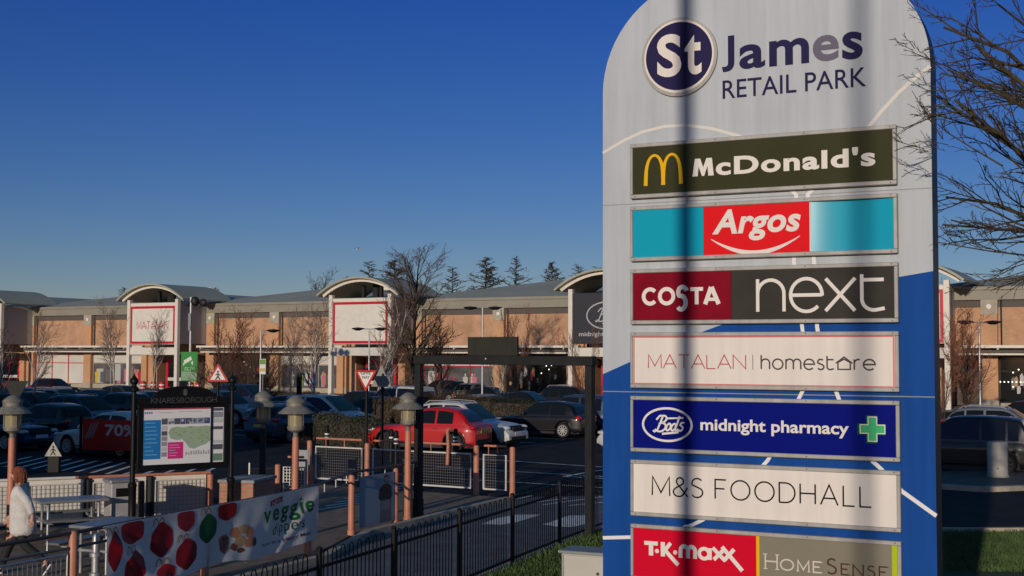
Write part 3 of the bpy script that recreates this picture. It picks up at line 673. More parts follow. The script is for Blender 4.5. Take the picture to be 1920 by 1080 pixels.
def hexbox(cx, cz, w, h, k, cut=None):
    p = [(cx, cz+h*0.5), (cx+w*0.5, cz+h*0.22), (cx+w*0.5, cz-h*0.20), (cx+w*0.02, cz-h*0.5), (cx-w*0.5, cz-h*0.20), (cx-w*0.46, cz+h*0.2)]
    if cut: p = [(cx-w*0.5, cut), (cx+w*0.5, cut), (cx+w*0.5, cz-h*0.16), (cx+w*0.02, cz-h*0.5), (cx-w*0.45, cz-h*0.16)]
    for _ in range(2):      # softened corners
        o_ = []
        for i in range(len(p)):
            (x0, z0), (x1, z1) = p[i], p[(i+1) % len(p)]
            o_ += [(lerp(x0, x1, 0.16), lerp(z0, z1, 0.16)), (lerp(x0, x1, 0.84), lerp(z0, z1, 0.84))]
        p = o_
    bx.append((p, k))
    return p
hexbox(0.18, 0.80, 0.30, 0.60, 0); hexbox(0.63, 0.95, 0.58, 0.26, 2, 1.145); hexbox(1.40, 0.81, 0.58, 0.55, 0); hexbox(0.72, 0.50, 0.56, 0.54, 0)
hexbox(2.03, 0.98, 0.48, 0.30, 2, 1.145); hexbox(2.04, 0.51, 0.58, 0.52, 0); hexbox(1.50, 0.32, 0.50, 0.30, 1); hexbox(2.66, 0.81, 0.54, 0.52, 3); hexbox(3.24, 0.99, 0.60, 0.26, 1, 1.145)
hexbox(0.30, 0.27, 0.40, 0.18, 1)
bshape("printed_box", bx, [cloth("print_red", (0.34, 0.010, 0.020), 0.3), cloth("print_bright_red", (0.52, 0.016, 0.018), 0.3), cloth("print_dull_red", (0.42, 0.02, 0.03), 0.3), cloth("print_green", (0.012, 0.15, 0.045), 0.3)])
tan_ = cloth("print_tan", (0.42, 0.24, 0.10), 0.3)
for cx, cz in ((1.33, 1.02), (0.62, 0.72), (1.96, 0.71), (1.45, 0.44), (2.60, 1.04), (0.14, 1.02)):
    hd = []
    for dx in (-0.09, 0.07):
        r = [(cx+dx+0.07*cos(t), cz+0.10*sin(t)) for t in (0, 0.6, 1.2, 1.6, 2.1, 2.7, 3.14)]
        for (a, b), (c_, d_) in zip(r, r[1:]):
            n = Vector((-(d_-b), c_-a)).normalized()*0.011; hd.append(([(a+n.x, b+n.y), (c_+n.x, d_+n.y), (c_-n.x, d_-n.y), (a-n.x, b-n.y)], 0))
    bshape("printed_handle", hd, [tan_])
fd = [([(3.00, 0.60), (3.06, 0.64), (3.24, 0.65), (3.34, 0.60), (3.30, 0.42), (3.18, 0.35), (3.06, 0.41)], 0), ([(3.04, 0.60), (3.17, 0.625), (3.30, 0.595), (3.17, 0.555)], 4)]
rf_ = random.Random(9)
for cx, cz, w_, h_, k in ((3.50, 0.66, 0.30, 0.20, 1), (3.72, 0.70, 0.34, 0.17, 3), (3.90, 0.62, 0.26, 0.24, 1), (3.62, 0.52, 0.34, 0.20, 3), (3.86, 0.46, 0.28, 0.16, 1), (3.46, 0.44, 0.22, 0.14, 2), (4.04, 0.46, 0.16, 0.17, 2), (3.64, 0.37, 0.24, 0.09, 2)):
    fd.append(([(cx+w_/2*cos(q)*rf_.uniform(0.75, 1.1), cz+h_/2*sin(q)*rf_.uniform(0.75, 1.1)) for q in [2*pi*i/11 for i in range(11)]], k))
fd += [([(3.10, 0.66), (3.16, 0.67), (3.14, 0.60)], 3), ([(3.22, 0.66), (3.27, 0.68), (3.24, 0.60)], 3)]
bshape("printed_food", fd, mats=[cloth("print_pot", (0.30, 0.12, 0.09), 0.3), cloth("print_crumb", (0.50, 0.22, 0.12), 0.3), cloth("print_dark", (0.20, 0.08, 0.04), 0.3), cloth("print_beige", (0.55, 0.38, 0.22), 0.3), cloth("print_sauce", (0.22, 0.03, 0.03), 0.3)])
def btext(lst, body, x0, z0, x1, z1, k, off=0.006, rise=0.0, **kw):
    t_ = MB(); t_.text(body, x0, z0, x1, z1, 0, **kw)
    for f_ in t_.f: lst.append(([(t_.v[i][0], t_.v[i][2]+rise*(t_.v[i][0]-x0)) for i in f_], k))
bt = []
bshape("printed_tab", [([(4.60, 0.955), (5.03, 1.005), (5.03, 1.10), (4.60, 1.05)], 0)], [cloth("print_tab_red", (0.42, 0.02, 0.03), 0.3)])
btext(bt, "NEW", 4.65, 0.965, 4.99, 1.035, 2, 0.009, 0.11, bold=0.02)
# letters one by one so each follows the folds
x = 4.36
for ch, wd_, z0, z1 in (("v", 0.25, 0.70, 0.90), ("e", 0.26, 0.70, 0.905), ("g", 0.27, 0.62, 0.905), ("g", 0.27, 0.62, 0.905), ("i", 0.08, 0.70, 0.99), ("e", 0.27, 0.70, 0.905)):
    btext(bt, ch, x, z0+0.012*(x-4.36), x+wd_, z1+0.012*(x-4.36), 0, bold=0.022); x += wd_+0.065
x = 4.72
for ch, wd_, z0, z1 in (("d", 0.15, 0.47, 0.66), ("i", 0.03, 0.47, 0.65), ("p", 0.15, 0.42, 0.60), ("p", 0.15, 0.42, 0.60), ("e", 0.15, 0.47, 0.60), ("r", 0.10, 0.47, 0.60), ("s", 0.13, 0.47, 0.60)):
    btext(bt, ch, x, z0, x+wd_, z1, 1, shear=0.15); x += wd_+0.035
btext(bt, "Now in a", 4.36, 0.315, 4.98, 0.375, 3, bold=0.01); btext(bt, "Happy Meal", 5.05, 0.295, 5.98, 0.375, 2 if False else 3, bold=0.01)
bshape("printed_lettering", bt, [cloth("print_leaf", (0.012, 0.17, 0.03), 0.3), cloth("print_olive", (0.03, 0.09, 0.03), 0.3), cloth("print_white", (0.7, 0.7, 0.7), 0.3), cloth("print_maroon", (0.16, 0.02, 0.04), 0.3)], 0.010)
for s, z in ((0.03, 1.15), (6.27, 1.15), (1.6, 1.16), (3.1, 1.16), (4.7, 1.16), (6.26, 0.2)):
    p = bsurf(min(max(s, 0), bL), z); MB().tube([p, (p[0]-bn.x*0.09, p[1]-bn.y*0.09, 1.12 if z > 1 else 0.35)], 0.006, 5).build("tie", M['galv'], ban)

# second banner: pale blue portrait poster on the railing
p0 = Vector((-2.98, 24.85)); p1 = Vector((-2.42, 26.05)); L, a = dirv(p0, p1)
pb = thing("portrait_poster", "pale blue poster of a standing man in dark shirt and apron on the terrace railing", "poster", (p0.x+0.07, p0.y-0.03, 0), a)
m = MB(); m.bbox(0, L, 0.0, 0.012, 0.10, 1.08, 0.003); sh = m.build("sheet", cloth("poster_blue", (0.42, 0.52, 0.60), 0.4), pb)
fig = MB(); fx_ = L*0.72; f = lambda pts: [(fx_+x*1.25, z) for x, z in pts]
fig.use(0); fig.flat(f([(-0.17, 0.12), (0.17, 0.12), (0.16, 0.55), (-0.15, 0.55)]), -0.002)
fig.use(1); fig.flat(f([(-0.15, 0.551), (0.16, 0.551), (0.19, 0.60), (0.18, 0.80), (0.07, 0.87), (-0.06, 0.87), (-0.19, 0.78), (-0.22, 0.60)]), -0.003)
fig.use(2); fig.flat(f(A(0.01, 0.95, 0.062, 0.085, 0, 360, 14)[:-1]), -0.004); fig.flat(f([(-0.03, 0.87), (0.05, 0.87), (0.05, 0.93), (-0.03, 0.93)]), -0.0035)
fig.use(1); fig.flat(f(A(0.01, 1.0, 0.066, 0.05, 0, 180, 10)), -0.005)
fig.use(3); fig.flat(f([(-0.13, 0.36), (0.13, 0.36), (0.14, 0.54), (-0.12, 0.54)]), -0.0035)
fig.build("printed_figure", [mat("print_grey", (0.13, 0.14, 0.17), 0.5), mat("print_black", (0.012, 0.012, 0.016), 0.5), mat("print_skin", (0.28, 0.20, 0.17), 0.5), mat("print_apron", (0.20, 0.21, 0.25), 0.5)], sh)

# ------------------------------------------------------------------ lamp posts of the terrace
def lamp(x, y, lit, label, h=2.66, colour='salmon'):
    t = thing("lantern_lamp", label, "lamp", (x, y, 0), group="lantern lamps of the terrace")
    m = MB(); m.lathe([(0.0001, 0), (0.085, 0), (0.085, 0.12), (0.072, 0.13), (0.062, h-0.78), (0.0001, h-0.78)], 16); m.build("pole", M[colour], t, 40)
    m = MB(); m.lathe([(0.0001, h-0.79), (0.05, h-0.79), (0.05, h-0.70), (0.15, h-0.645), (0.165, h-0.60), (0.165, h-0.575), (0.0001, h-0.575)], 18); m.build("collar", M['lamp_metal'], t, 40)
    m = MB(); m.lathe([(0.148, h-0.575), (0.152, h-0.5), (0.152, h-0.32)], 18); m.build("lens", M['lamp_glass'], t, 60)
    m = MB(); m.lathe([(0.0001, h-0.57), (0.06, h-0.57), (0.06, h-0.33), (0.0001, h-0.33)], 10); m.build("bulb", M['lamp_core'], t, 60)
    m = MB()
    for k in range(4):
        q = pi/4+pi/2*k; m.cyl((0.165*cos(q), 0.165*sin(q), h-0.6), (0.165*cos(q), 0.165*sin(q), h-0.30), 0.009, n=6)
    m.build("cage", M['lamp_metal'], t)
    m = MB(); m.lathe([(0.19, h-0.315), (0.335, h-0.335), (0.34, h-0.325), (0.19, h-0.205), (0.165, h-0.195), (0.165, h-0.13), (0.195, h-0.125), (0.175, h-0.085), (0.09, h-0.02), (0.05, h), (0.0001, h+0.004)], 20)
    m.box(-0.17, -0.155, -0.05, 0.05, h-0.19, h-0.14); m.build("shade", M['lamp_metal'], t, 35)
    return t
lamp(-9.22, 23.75, True, "lantern lamp on salmon pole beside the walking woman")
lamp(-4.06, 24.2, True, "sunlit lantern lamp on salmon pole rising behind the veggie banner")
lamp(-5.22, 27.0, False, "lantern lamp with its pole coloured dark for shade just right of the map board", colour='grey_iron')  # pole gets dark grey instead of salmon to stand for shade
lamp(-2.12, 26.35, True, "lantern lamp on salmon pole beside the height barrier's left leg", colour='salmon')

# ------------------------------------------------------------------ map board
NA = Vector((-7.1, 24.2)); NB = Vector((-5.524, 25.30)); NL, na = dirv(NA, NB)
nb = thing("map_board", "black iron KNARESBOROUGH town map board on two finialled posts", "notice board", (NA.x, NA.y, 0), na); nb.scale = (NL/2.114, 1, 1); NL = 2.114
for x in (-0.02, NL+0.02):
    m = MB(); m.lathe([(0.0001, 0), (0.10, 0), (0.10, 0.10), (0.075, 0.14), (0.075, 0.92), (0.09, 0.94), (0.09, 0.99), (0.055, 1.03), (0.05, 2.72), (0.085, 2.74), (0.095, 2.79), (0.06, 2.82), (0.05, 2.86), (0.085, 2.90), (0.085, 2.95), (0.04, 3.0), (0.02, 3.03), (0.0001, 3.08)], 14, (x, 0, 0)); m.build("post", M['black_iron'], nb, 40)
m = MB()
zt, zb_ = 2.42, 1.22
m.bbox(0.06, NL-0.06, -0.03, 0.06, zb_, 1.33, 0.008); m.bbox(0.06, NL-0.06, -0.03, 0.06, 2.40, 2.47, 0.008)
m.bbox(0.06, 0.17, -0.03, 0.06, 1.3305, 2.3995, 0.008); m.bbox(NL-0.16, NL-0.06, -0.03, 0.06, 1.3305, 2.3995, 0.008); m.bbox(1.655, 1.69, -0.028, 0.05, 1.3305, 2.3995, 0.004)
m.box(0.17, NL-0.16, -0.006, 0.055, 1.3305, 2.3995)
m.build("case", M['black_iron'], nb)
m = MB(); m.prism([(0.06, 2.4705), (NL-0.06, 2.4705), (NL-0.06, 2.60), (1.72, 2.62)]+[(1.06+0.66*cos(t), 2.62+0.20*sin(t)) for t in [radians(a) for a in range(10, 175, 12)]]+[(0.40, 2.62), (0.06, 2.60)], -0.045, 0.045); hb = m.build("header", M['black_iron'], nb)
m = MB(); word(m, "KNARESBOROUGH", 0.33, 2.505, NL-0.36, 2.595, -0.0465, 0.010, 0.22, serif=0.012)
m.prism([(1.03, 2.65), (1.09, 2.65), (1.09, 2.72), (1.075, 2.76), (1.045, 2.76), (1.03, 2.72)], -0.0475, -0.0455); m.stroke(A(1.06, 2.70, 0.05, 0.06, 0, 360, 16)[:-1], 0.008, -0.047, closed=True)
m.build("lettering", mat("dull_bronze", (0.10, 0.10, 0.095), 0.5), hb)
def pm(n, c, **k): return mat(n, c, 0.4, **k)
pc = MB(); pc.use(0); pc.rect(0.185, 1.335, 1.65, 2.395, -0.0085)
y = -0.0105
pc.use(1); pc.rect(0.19, 1.44, 0.56, 2.18, y); pc.use(2)
rr = random.Random(5)
for k in range(9): pc.rect(0.22, 2.12-0.075*k, 0.22+rr.uniform(0.12, 0.28), 2.13-0.075*k, y-0.001)
pc.use(3); pc.rect(0.715, 1.435, 1.05, 1.75, y)
pc.use(2)
for k in range(5): pc.rect(0.74, 1.69-0.05*k, 0.74+rr.uniform(0.12, 0.26), 1.70-0.05*k, y-0.001)
tones = [4, 5, 6, 7]
x = 0.575
while x < 1.63:
    wd_ = rr.uniform(0.09, 0.17); x2 = min(x+wd_, 1.64); pc.use(rr.choice(tones)); pc.rect(x, 2.09, x2-0.006, 2.205, y)
    for _ in range(3): xx = rr.uniform(x, max(x, x2-0.05)); zz = rr.uniform(2.09, 2.16); pc.use(rr.choice(tones)); pc.rect(xx, zz, min(xx+0.045, x2-0.007), zz+0.04, y-0.001-0.0002*_)
    x = x2
for k in range(6): pc.use(rr.choice(tones)); pc.rect(0.575, 1.98-0.10*k, 0.70, 2.065-0.10*k, y)
mp = [(0.72+0.93*u_, v_) for u_, v_ in ((0, 1.93), (0.06, 2.02), (0.2, 2.045), (0.35, 2.03), (0.5, 2.05), (0.7, 2.035), (0.9, 2.05), (1.0, 2.03), (0.99, 1.85), (1.0, 1.76), (0.9, 1.70), (0.75, 1.66), (0.62, 1.61), (0.5, 1.63), (0.42, 1.72), (0.33, 1.80), (0.18, 1.79), (0.06, 1.82))]
pc.use(8); pc.flat(mp, y)
for _ in range(46):
    u_, v_ = rr.random(), rr.uniform(1.68, 2.03)
    if v_ < 1.84 and u_ < 0.42: continue
    pc.use(rr.choice((9, 10, 10, 11))); pc.flat([(0.74+0.86*u_+rr.uniform(0.01, 0.04)*cos(q), v_+rr.uniform(0.008, 0.02)*sin(q)) for q in (0, 1, 2, 3.1, 4.2, 5.3)], y-0.001-0.00004*_)
pc.use(9); pc.stroke([(0.76, 1.84), (0.9, 1.87), (1.05, 1.82), (1.15, 1.72), (1.3, 1.66), (1.5, 1.70), (1.62, 1.78)], 0.018, y-0.0035)
pc.use(12); 
for k in range(10): pc.rect(1.10+0.055*k, 1.50, 1.135+0.055*k, 1.55+rr.uniform(0, 0.03), y)
pc.use(1)
for k in range(4): pc.rect(0.21+0.045*k, 2.30, 0.24+0.045*k, 2.335, y)
pc.use(12); pc.rect(0.5, 2.31, 0.8, 2.322, y); pc.rect(0.95, 2.325, 1.45, 2.335, y); pc.use(13); pc.rect(0.185, 2.372, 1.65, 2.394, y)
pc.use(0); pc.rect(1.70, 1.335, NL-0.17, 2.395, -0.0085)
for k, (z0, z1, c) in enumerate(((2.33, 2.385, 5), (2.2, 2.31, 4), (2.10, 2.18, 7), (1.97, 2.03, 5), (1.80, 1.95, 0), (1.70, 1.76, 7), (1.58, 1.68, 5), (1.36, 1.50, 14))): pc.use(c); pc.rect(1.715, z0, NL-0.185, z1, y)
pw = (0.80, 0.80, 0.80)
pc.build("map_sheet", [pm("map_white", pw), pm("map_blue", (0.02, 0.20, 0.52)), pm("map_pale_blue", (0.30, 0.55, 0.75)), pm("map_pink", (0.70, 0.03, 0.22)), pm("photo_grey", (0.30, 0.32, 0.36)), pm("photo_dark", (0.10, 0.10, 0.13)), pm("photo_navy", (0.06, 0.10, 0.26)), pm("photo_pale", (0.55, 0.55, 0.58)), pm("map_green", (0.36, 0.47, 0.30)), pm("map_river", (0.33, 0.48, 0.52)), pm("map_wood", (0.24, 0.38, 0.20)), pm("map_town", (0.50, 0.48, 0.42)), pm("map_text", (0.45, 0.42, 0.45)), pm("map_red", (0.45, 0.05, 0.12)), pm("map_leaf", (0.16, 0.28, 0.18))], nb)

# ------------------------------------------------------------------ mesh fence behind the terrace seats
fa, fb_ = (-10.6, 24.55), (-6.25, 26.75); L, a = dirv(fa, fb_)
mf = thing("mesh_fence", "low mesh fence with cream backing boards behind the terrace tables", "fence", (*fa, 0), a)
n = 4; wv_ = L/n
for k in range(n):
    x0, x1 = k*wv_+0.10, (k+1)*wv_-0.10
    m = MB(); m.tube([(x0, 0, 0.12), (x0, 0, 0.86), (x1, 0, 0.86), (x1, 0, 0.12), (x0, 0, 0.12)], 0.02, 6); fr = m.build("mesh_panel", M['steel_white'], mf)
    m = MB(); x = x0+0.05
    while x < x1: m.box(x-0.0035, x+0.0035, -0.0035, 0.0035, 0.13, 0.85); x += 0.085
    z = 0.18
    while z < 0.84: m.box(x0+0.02, x1-0.02, -0.009, -0.004, z-0.0035, z+0.0035); z += 0.085
    m.build("wire_mesh", M['galv'], fr)
    m = MB(); m.bbox(x0-0.02, x1+0.02, 0.022, 0.034, 0.10, 1.0, 0.004); m.build("backing_board", M['offwhite'], fr)
m = MB(); m.tube([(0, 0, 0.98), (L*0.45, 0, 0.98)], 0.03, 8); m.build("top_rail", M['steel_white'], mf, 60)
m = MB(); m.tube([(L*0.45+0.01, 0, 0.98), (L, 0, 0.98)], 0.03, 8); m.build("top_rail", M['salmon'], mf, 60)
for k in range(n+1):
    m = MB(); m.lathe([(0.0001, 0), (0.065, 0), (0.065, 0.94), (0.0001, 0.95)], 12, (k*wv_, 0, 0)); m.build("post", M['salmon' if k in (4,) else 'grey_iron'], mf, 40)

# tables on the terrace
def table(x, y, rz, label):
    t = thing("terrace_table", label, "table", (x, y, 0), rz, "tables on the terrace")
    m = MB(); m.bbox(-0.62, 0.62, -0.36, 0.36, 0.715, 0.765, 0.012); m.build("table_top", mat("table_top_grey", (0.22, 0.225, 0.23), 0.35, var=0.08, scale=4), t)
    for s in (-1, 1):
        m = MB(); m.tube([(s*0.45, -0.25, 0.0), (s*0.45, -0.25, 0.70), (s*0.45, 0.25, 0.70), (s*0.45, 0.25, 0.0)], 0.028, 8); m.tube([(s*0.45, -0.62, 0.40), (s*0.45, -0.30, 0.36), (s*0.45, 0.30, 0.36), (s*0.45, 0.62, 0.40)], 0.028, 8); m.build("leg", M['galv'], t, 60)
        m = MB(); m.bbox(-0.62, 0.62, s*0.68-0.14, s*0.68+0.14, 0.43, 0.465, 0.01)
        m.tube([(-0.45, s*0.62, 0.40), (-0.45, s*0.70, 0.428)], 0.02, 6); m.tube([(0.45, s*0.62, 0.40), (0.45, s*0.70, 0.428)], 0.02, 6); m.build("seat", mat("seat_grey", (0.16, 0.16, 0.165), 0.4), t)
    return t
table(-8.15, 23.85, radians(32), "grey bench table in front of the cream mesh fence behind the woman")
table(-6.35, 20.6, radians(68), "grey bench table close behind the left end of the veggie banner")
table(-9.9, 22.6, radians(20), "grey bench table at the left picture edge beside the lantern lamp")
# bin, brick planter, steel post
t = thing("litter_bin", "grey square litter bin with brown post at its corner by the mesh fence", "bin", (-7.45, 24.55, 0), radians(35))
m = MB(); m.bbox(-0.24, 0.24, -0.22, 0.22, 0.05, 1.0, 0.02); m.build("bin_body", mat("bin_grey", (0.36, 0.36, 0.36), 0.5, var=0.1, scale=5), t)
m = MB(); m.bbox(-0.27, 0.27, -0.25, 0.25, 1.0005, 1.06, 0.02); m.build("lid", M['galv'], t)
m = MB(); m.box(-0.15, 0.15, -0.2215, -0.2205, 0.74, 0.90); m.build("opening", M['ink'], t)
m = MB(); m.bbox(0.27, 0.37, -0.30, -0.20, 0, 1.02, 0.012); m.build("post", mat("brown_timber", (0.07, 0.045, 0.035), 0.7, var=0.2, scale=8), t)
t = thing("brick_planter", "salmon brick box planter with a grey coping behind the banner", "planter", (-5.35, 25.75, 0), radians(-12))
brick = bpy.data.materials.new("salmon_brick"); brick.use_nodes = True
def brickmat(name, c1, c2, mort, sc_=1.0, rough=0.85, var=0.25, bump=0.25):
    m = bpy.data.materials.new(name); m.use_nodes = True; n = m.node_tree; b = n.nodes["Principled BSDF"]; b.inputs["Roughness"].default_value = rough
    tc = n.nodes.new("ShaderNodeTexCoord"); sx = n.nodes.new("ShaderNodeSeparateXYZ"); cx = n.nodes.new("ShaderNodeCombineXYZ"); ad = n.nodes.new("ShaderNodeMath"); ad.operation = 'ADD'
    n.links.new(tc.outputs["Object"], sx.inputs[0]); n.links.new(sx.outputs[0], ad.inputs[0]); n.links.new(sx.outputs[1], ad.inputs[1]); n.links.new(ad.outputs[0], cx.inputs[0]); n.links.new(sx.outputs[2], cx.inputs[1])
    bt_ = n.nodes.new("ShaderNodeTexBrick"); n.links.new(cx.outputs[0], bt_.inputs["Vector"])
    bt_.inputs["Color1"].default_value = (*c1, 1); bt_.inputs["Color2"].default_value = (*c2, 1); bt_.inputs["Mortar"].default_value = (*mort, 1)
    bt_.inputs["Scale"].default_value = 1.0; bt_.inputs["Brick Width"].default_value = 0.225*sc_; bt_.inputs["Row Height"].default_value = 0.075*sc_; bt_.inputs["Mortar Size"].default_value = 0.010*sc_; bt_.inputs["Bias"].default_value = 0.0
    nz = n.nodes.new("ShaderNodeTexNoise"); nz.inputs["Scale"].default_value = 0.8; nz.inputs["Detail"].default_value = 6; n.links.new(tc.outputs["Object"], nz.inputs["Vector"])
    mp = n.nodes.new("ShaderNodeMapRange"); mp.inputs["From Min"].default_value = 0.3; mp.inputs["From Max"].default_value = 0.7; mp.inputs["To Min"].default_value = 1-var; mp.inputs["To Max"].default_value = 1+var; n.links.new(nz.outputs[0], mp.inputs[0])
    mu = n.nodes.new("ShaderNodeMix"); mu.data_type = 'RGBA'; mu.blend_type = 'MULTIPLY'; mu.inputs[0].default_value = 1; n.links.new(bt_.outputs[0], mu.inputs[6]); n.links.new(mp.outputs[0], mu.inputs[7]); n.links.new(mu.outputs[2], b.inputs["Base Color"])
    if bump: bn_ = n.nodes.new("ShaderNodeBump"); bn_.inputs["Strength"].default_value = bump; bn_.inputs["Distance"].default_value = 0.01; bn_.invert = True; n.links.new(bt_.outputs["Fac"], bn_.inputs["Height"]); n.links.new(bn_.outputs[0], b.inputs["Normal"])
    return m
M['brick_salmon'] = brickmat("planter_brick", (0.48, 0.21, 0.125), (0.40, 0.17, 0.10), (0.36, 0.26, 0.2))
m = MB(); m.bbox(-0.42, 0.30, -0.22, 0.9, 0, 0.88, 0.008); m.build("brickwork", M['brick_salmon'], t)
m = MB(); m.bbox(-0.45, 0.33, -0.25, 0.93, 0.8805, 0.945, 0.012); m.build("coping", mat("coping_stone", (0.30, 0.30, 0.30), 0.8, var=0.15, scale=5), t)
t = tag(MB().lathe([(0.0001, 0), (0.10, 0), (0.10, 0.03), (0.055, 0.04), (0.055, 0.30), (0.085, 0.31), (0.085, 0.36), (0.055, 0.37), (0.055, 0.58), (0.085, 0.59), (0.085, 0.64), (0.055, 0.65), (0.05, 0.86), (0.03, 0.90), (0.0001, 0.91)], 14).build("steel_bollard", M['galv'], None, 40, loc=(-5.85, 18.2, 0)), "ringed steel bollard between the railing post and the left end of the banner", "bollard")

# ------------------------------------------------------------------ mesh gates along the far side of the terrace
ga = thing("mesh_railing", "white framed mesh railing with salmon top rail in front of the red car", "railing", (*S(-21.6, 27.0), 0), TH)
def frame(x0, x1, nm, full=True):
    m = MB(); m.tube([(x0, 0, 0.17), (x0, 0, 1.0), (x1, 0, 1.0), (x1, 0, 0.17), (x0, 0, 0.17)], 0.026, 6); fr = m.build("mesh_panel", M['steel_white'], ga)
    m = MB(); x = x0+0.06
    while x < x1-0.02: m.box(x-0.003, x+0.003, -0.003, 0.003, 0.19, 0.98); x += 0.07
    z = 0.24
    while z < 0.98: m.box(x0+0.02, x1-0.02, -0.008, -0.0035, z-0.003, z+0.003); z += 0.07
    m.build("wire_mesh", M['wire'], fr)
    m = MB(); m.tube([(x0+0.02, 0, 1.22), (x1+0.0, 0, 1.22)], 0.03, 8)
    for x in (lerp(x0, x1, 0.22), lerp(x0, x1, 0.62)): m.cyl((x, 0, 1.0), (x, 0, 1.2), 0.014, n=6)
    m.build("top_rail", M['salmon'], fr, 60)
for x0, x1 in ((0.25, 1.75), (2.1, 3.42), (3.55, 5.05), (5.42, 6.05)): frame(x0, x1, "")
for x, h in ((0.05, 1.15), (1.93, 1.15), (3.48, 1.2), (5.22, 1.22), (6.24, 1.22)):
    m = MB(); m.lathe([(0.0001, 0), (0.075, 0), (0.075, 0.13), (0.068, 0.14), (0.068, h-0.03), (0.05, h), (0.0001, h+0.005)], 12, (x, -0.02, 0)); m.build("post", M['salmon'], ga, 40)
m = MB(); m.tube([(5.0, -0.14, 1.62), (4.93, -0.12, 1.58), (4.94, -0.10, 1.2), (4.92, -0.10, 0.72)], [0.035, 0.05, 0.04, 0.045], 8)
tag(m.build("hanging_strap", M['salmon'], None, 60, loc=(*S(-21.6, 27.0), 0), rz=TH), "salmon strap hooked over the white mesh railing before the red car", "strap")
for o in (bpy.data.objects["hanging_strap"],): o.location.x -= 0.42; o.location.y += 0.2
m = MB(); m.bbox(-0.09, 0.09, -0.09, 0.09, 0, 1.12, 0.012); m.bbox(-0.11, 0.11, -0.11, 0.11, 1.1205, 1.17, 0.012)
tag(m.build("square_bollard", mat("slate_green", (0.035, 0.05, 0.052), 0.6, var=0.2, scale=5), None, loc=(-2.25, 28.0, 0), rz=0.3), "dark slate green square bollard beside the lantern lamp by the height barrier", "bollard")
m = MB()
t = thing("low_hoop_railing", "low grey slatted railing behind the brick planter", "railing", (-6.0, 29.5, 0), radians(18))
for x in (0, 1.3): m.cyl((x, 0, 0), (x, 0, 0.95), 0.025, n=8)
m.build("post", M['galv'], t)
m = MB(); m.box(0.03, 1.27, -0.012, 0.012, 0.8, 0.83); m.box(0.03, 1.27, -0.012, 0.012, 0.15, 0.18)
for k in range(22): m.box(0.05+0.057*k, 0.065+0.057*k, -0.006, 0.006, 0.181, 0.799)
m.build("slats", M['grey_iron'], t)
# small steel mesh gate
t = thing("mesh_gate", "small white mesh gate with a salmon handle bar between two short posts", "gate", (-5.35, 29.6, 0), radians(-8))
m = MB(); m.tube([(0.12, 0, 0.1), (0.12, 0, 0.85), (0.62, 0, 0.85), (0.62, 0, 0.1), (0.12, 0, 0.1)], 0.022, 6); m.build("gate_frame", M['steel_white'], t)
m = MB()
for k in range(6): m.box(0.19+0.07*k, 0.2+0.07*k, -0.005, 0.005, 0.12, 0.83)
for k in range(10): m.box(0.14, 0.60, -0.010, -0.0055, 0.15+0.07*k, 0.16+0.07*k)
m.build("wire_mesh", M['galv'], t)
m = MB(); m.tube([(0.22, 0, 1.08), (0.6, 0, 1.08)], 0.028, 8); m.cyl((0.42, 0, 0.85), (0.42, 0, 1.06), 0.014, n=6); m.build("handle_bar", M['salmon'], t)
for x in (-0.02, 0.76):
    m = MB(); m.lathe([(0.0001, 0), (0.065, 0), (0.065, 0.9), (0.0001, 0.92)], 12, (x, 0, 0)); m.build("post", M['salmon'], t, 40)
t = thing("small_notice", "two small white notice plates on a thin post behind the lantern lamp", "sign", (-5.15, 31.2, 0), radians(-15))
m = MB(); m.cyl((0.26, 0.02, 0), (0.26, 0.02, 1.16), 0.02, n=8); m.build("post", M['galv'], t)
for z in (0.62, 0.9): m = MB(); m.bbox(-0.02, 0.24, -0.01, 0.01, z, z+0.22, 0.003); m.build("plate", mat("notice_grey", (0.30, 0.30, 0.32), 0.5), t)

# ------------------------------------------------------------------ shop terrace
M['brick'] = brickmat("buff_brick", (0.54, 0.29, 0.168), (0.46, 0.24, 0.132), (0.48, 0.34, 0.22), 1.0, var=0.22)
M['brick_pier'] = brickmat("pier_brick", (0.60, 0.31, 0.16), (0.52, 0.26, 0.13), (0.52, 0.36, 0.23), 1.0, var=0.10)
M['stone'] = mat("cast_stone", (0.40, 0.36, 0.28), 0.8, var=0.12, scale=2)
M['fascia'] = mat("grey_fascia", (0.27, 0.255, 0.205), 0.55, var=0.08, scale=0.7)
M['roof'] = mat("standing_seam_roof", (0.36, 0.36, 0.29), 0.55, var=0.10, scale=0.3)
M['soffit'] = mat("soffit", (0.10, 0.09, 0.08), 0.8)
M['portal_white'] = mat("portal_white", (0.72, 0.68, 0.60), 0.5, var=0.05, scale=3)
M['glass_dark'] = mat("shop_glass", (0.012, 0.013, 0.014), 0.08, spec=0.6)
M['glass_grey'] = mat("shop_glass_grey", (0.10, 0.10, 0.105), 0.15, var=0.5, scale=0.8)
M['blank'] = mat("blanked_window", (0.62, 0.60, 0.54), 0.5, var=0.08, scale=0.6)
M['shop_red'] = mat("shop_red", (0.50, 0.015, 0.03), 0.4)
M['portal_dark'] = mat("portal_dark_blue", (0.022, 0.024, 0.034), 0.5)
M['canopy_glass'] = mat("canopy_glass", (0.30, 0.29, 0.25), 0.3)
bld = thing("retail_terrace", "long buff brick retail terrace with grey hipped roofs and arched shop entrances", "building", (*S(-65, 90), 0), TH)
OA = -65
PORT = [-110.4, -86.65, -63.2, -40.7, -19.5, 3.0]
a0, a1 = -140, 16
m = MB(); m.box(a0-OA, a1-OA, 0.0, 0.4, 3.45, 7.3); m.build("upper_wall", M['brick'], bld)
m = MB(); m.box(a0-OA, a1-OA, 4.0, 40, 0.0, 7.2); m.build("inner_block", M['soffit'], bld)
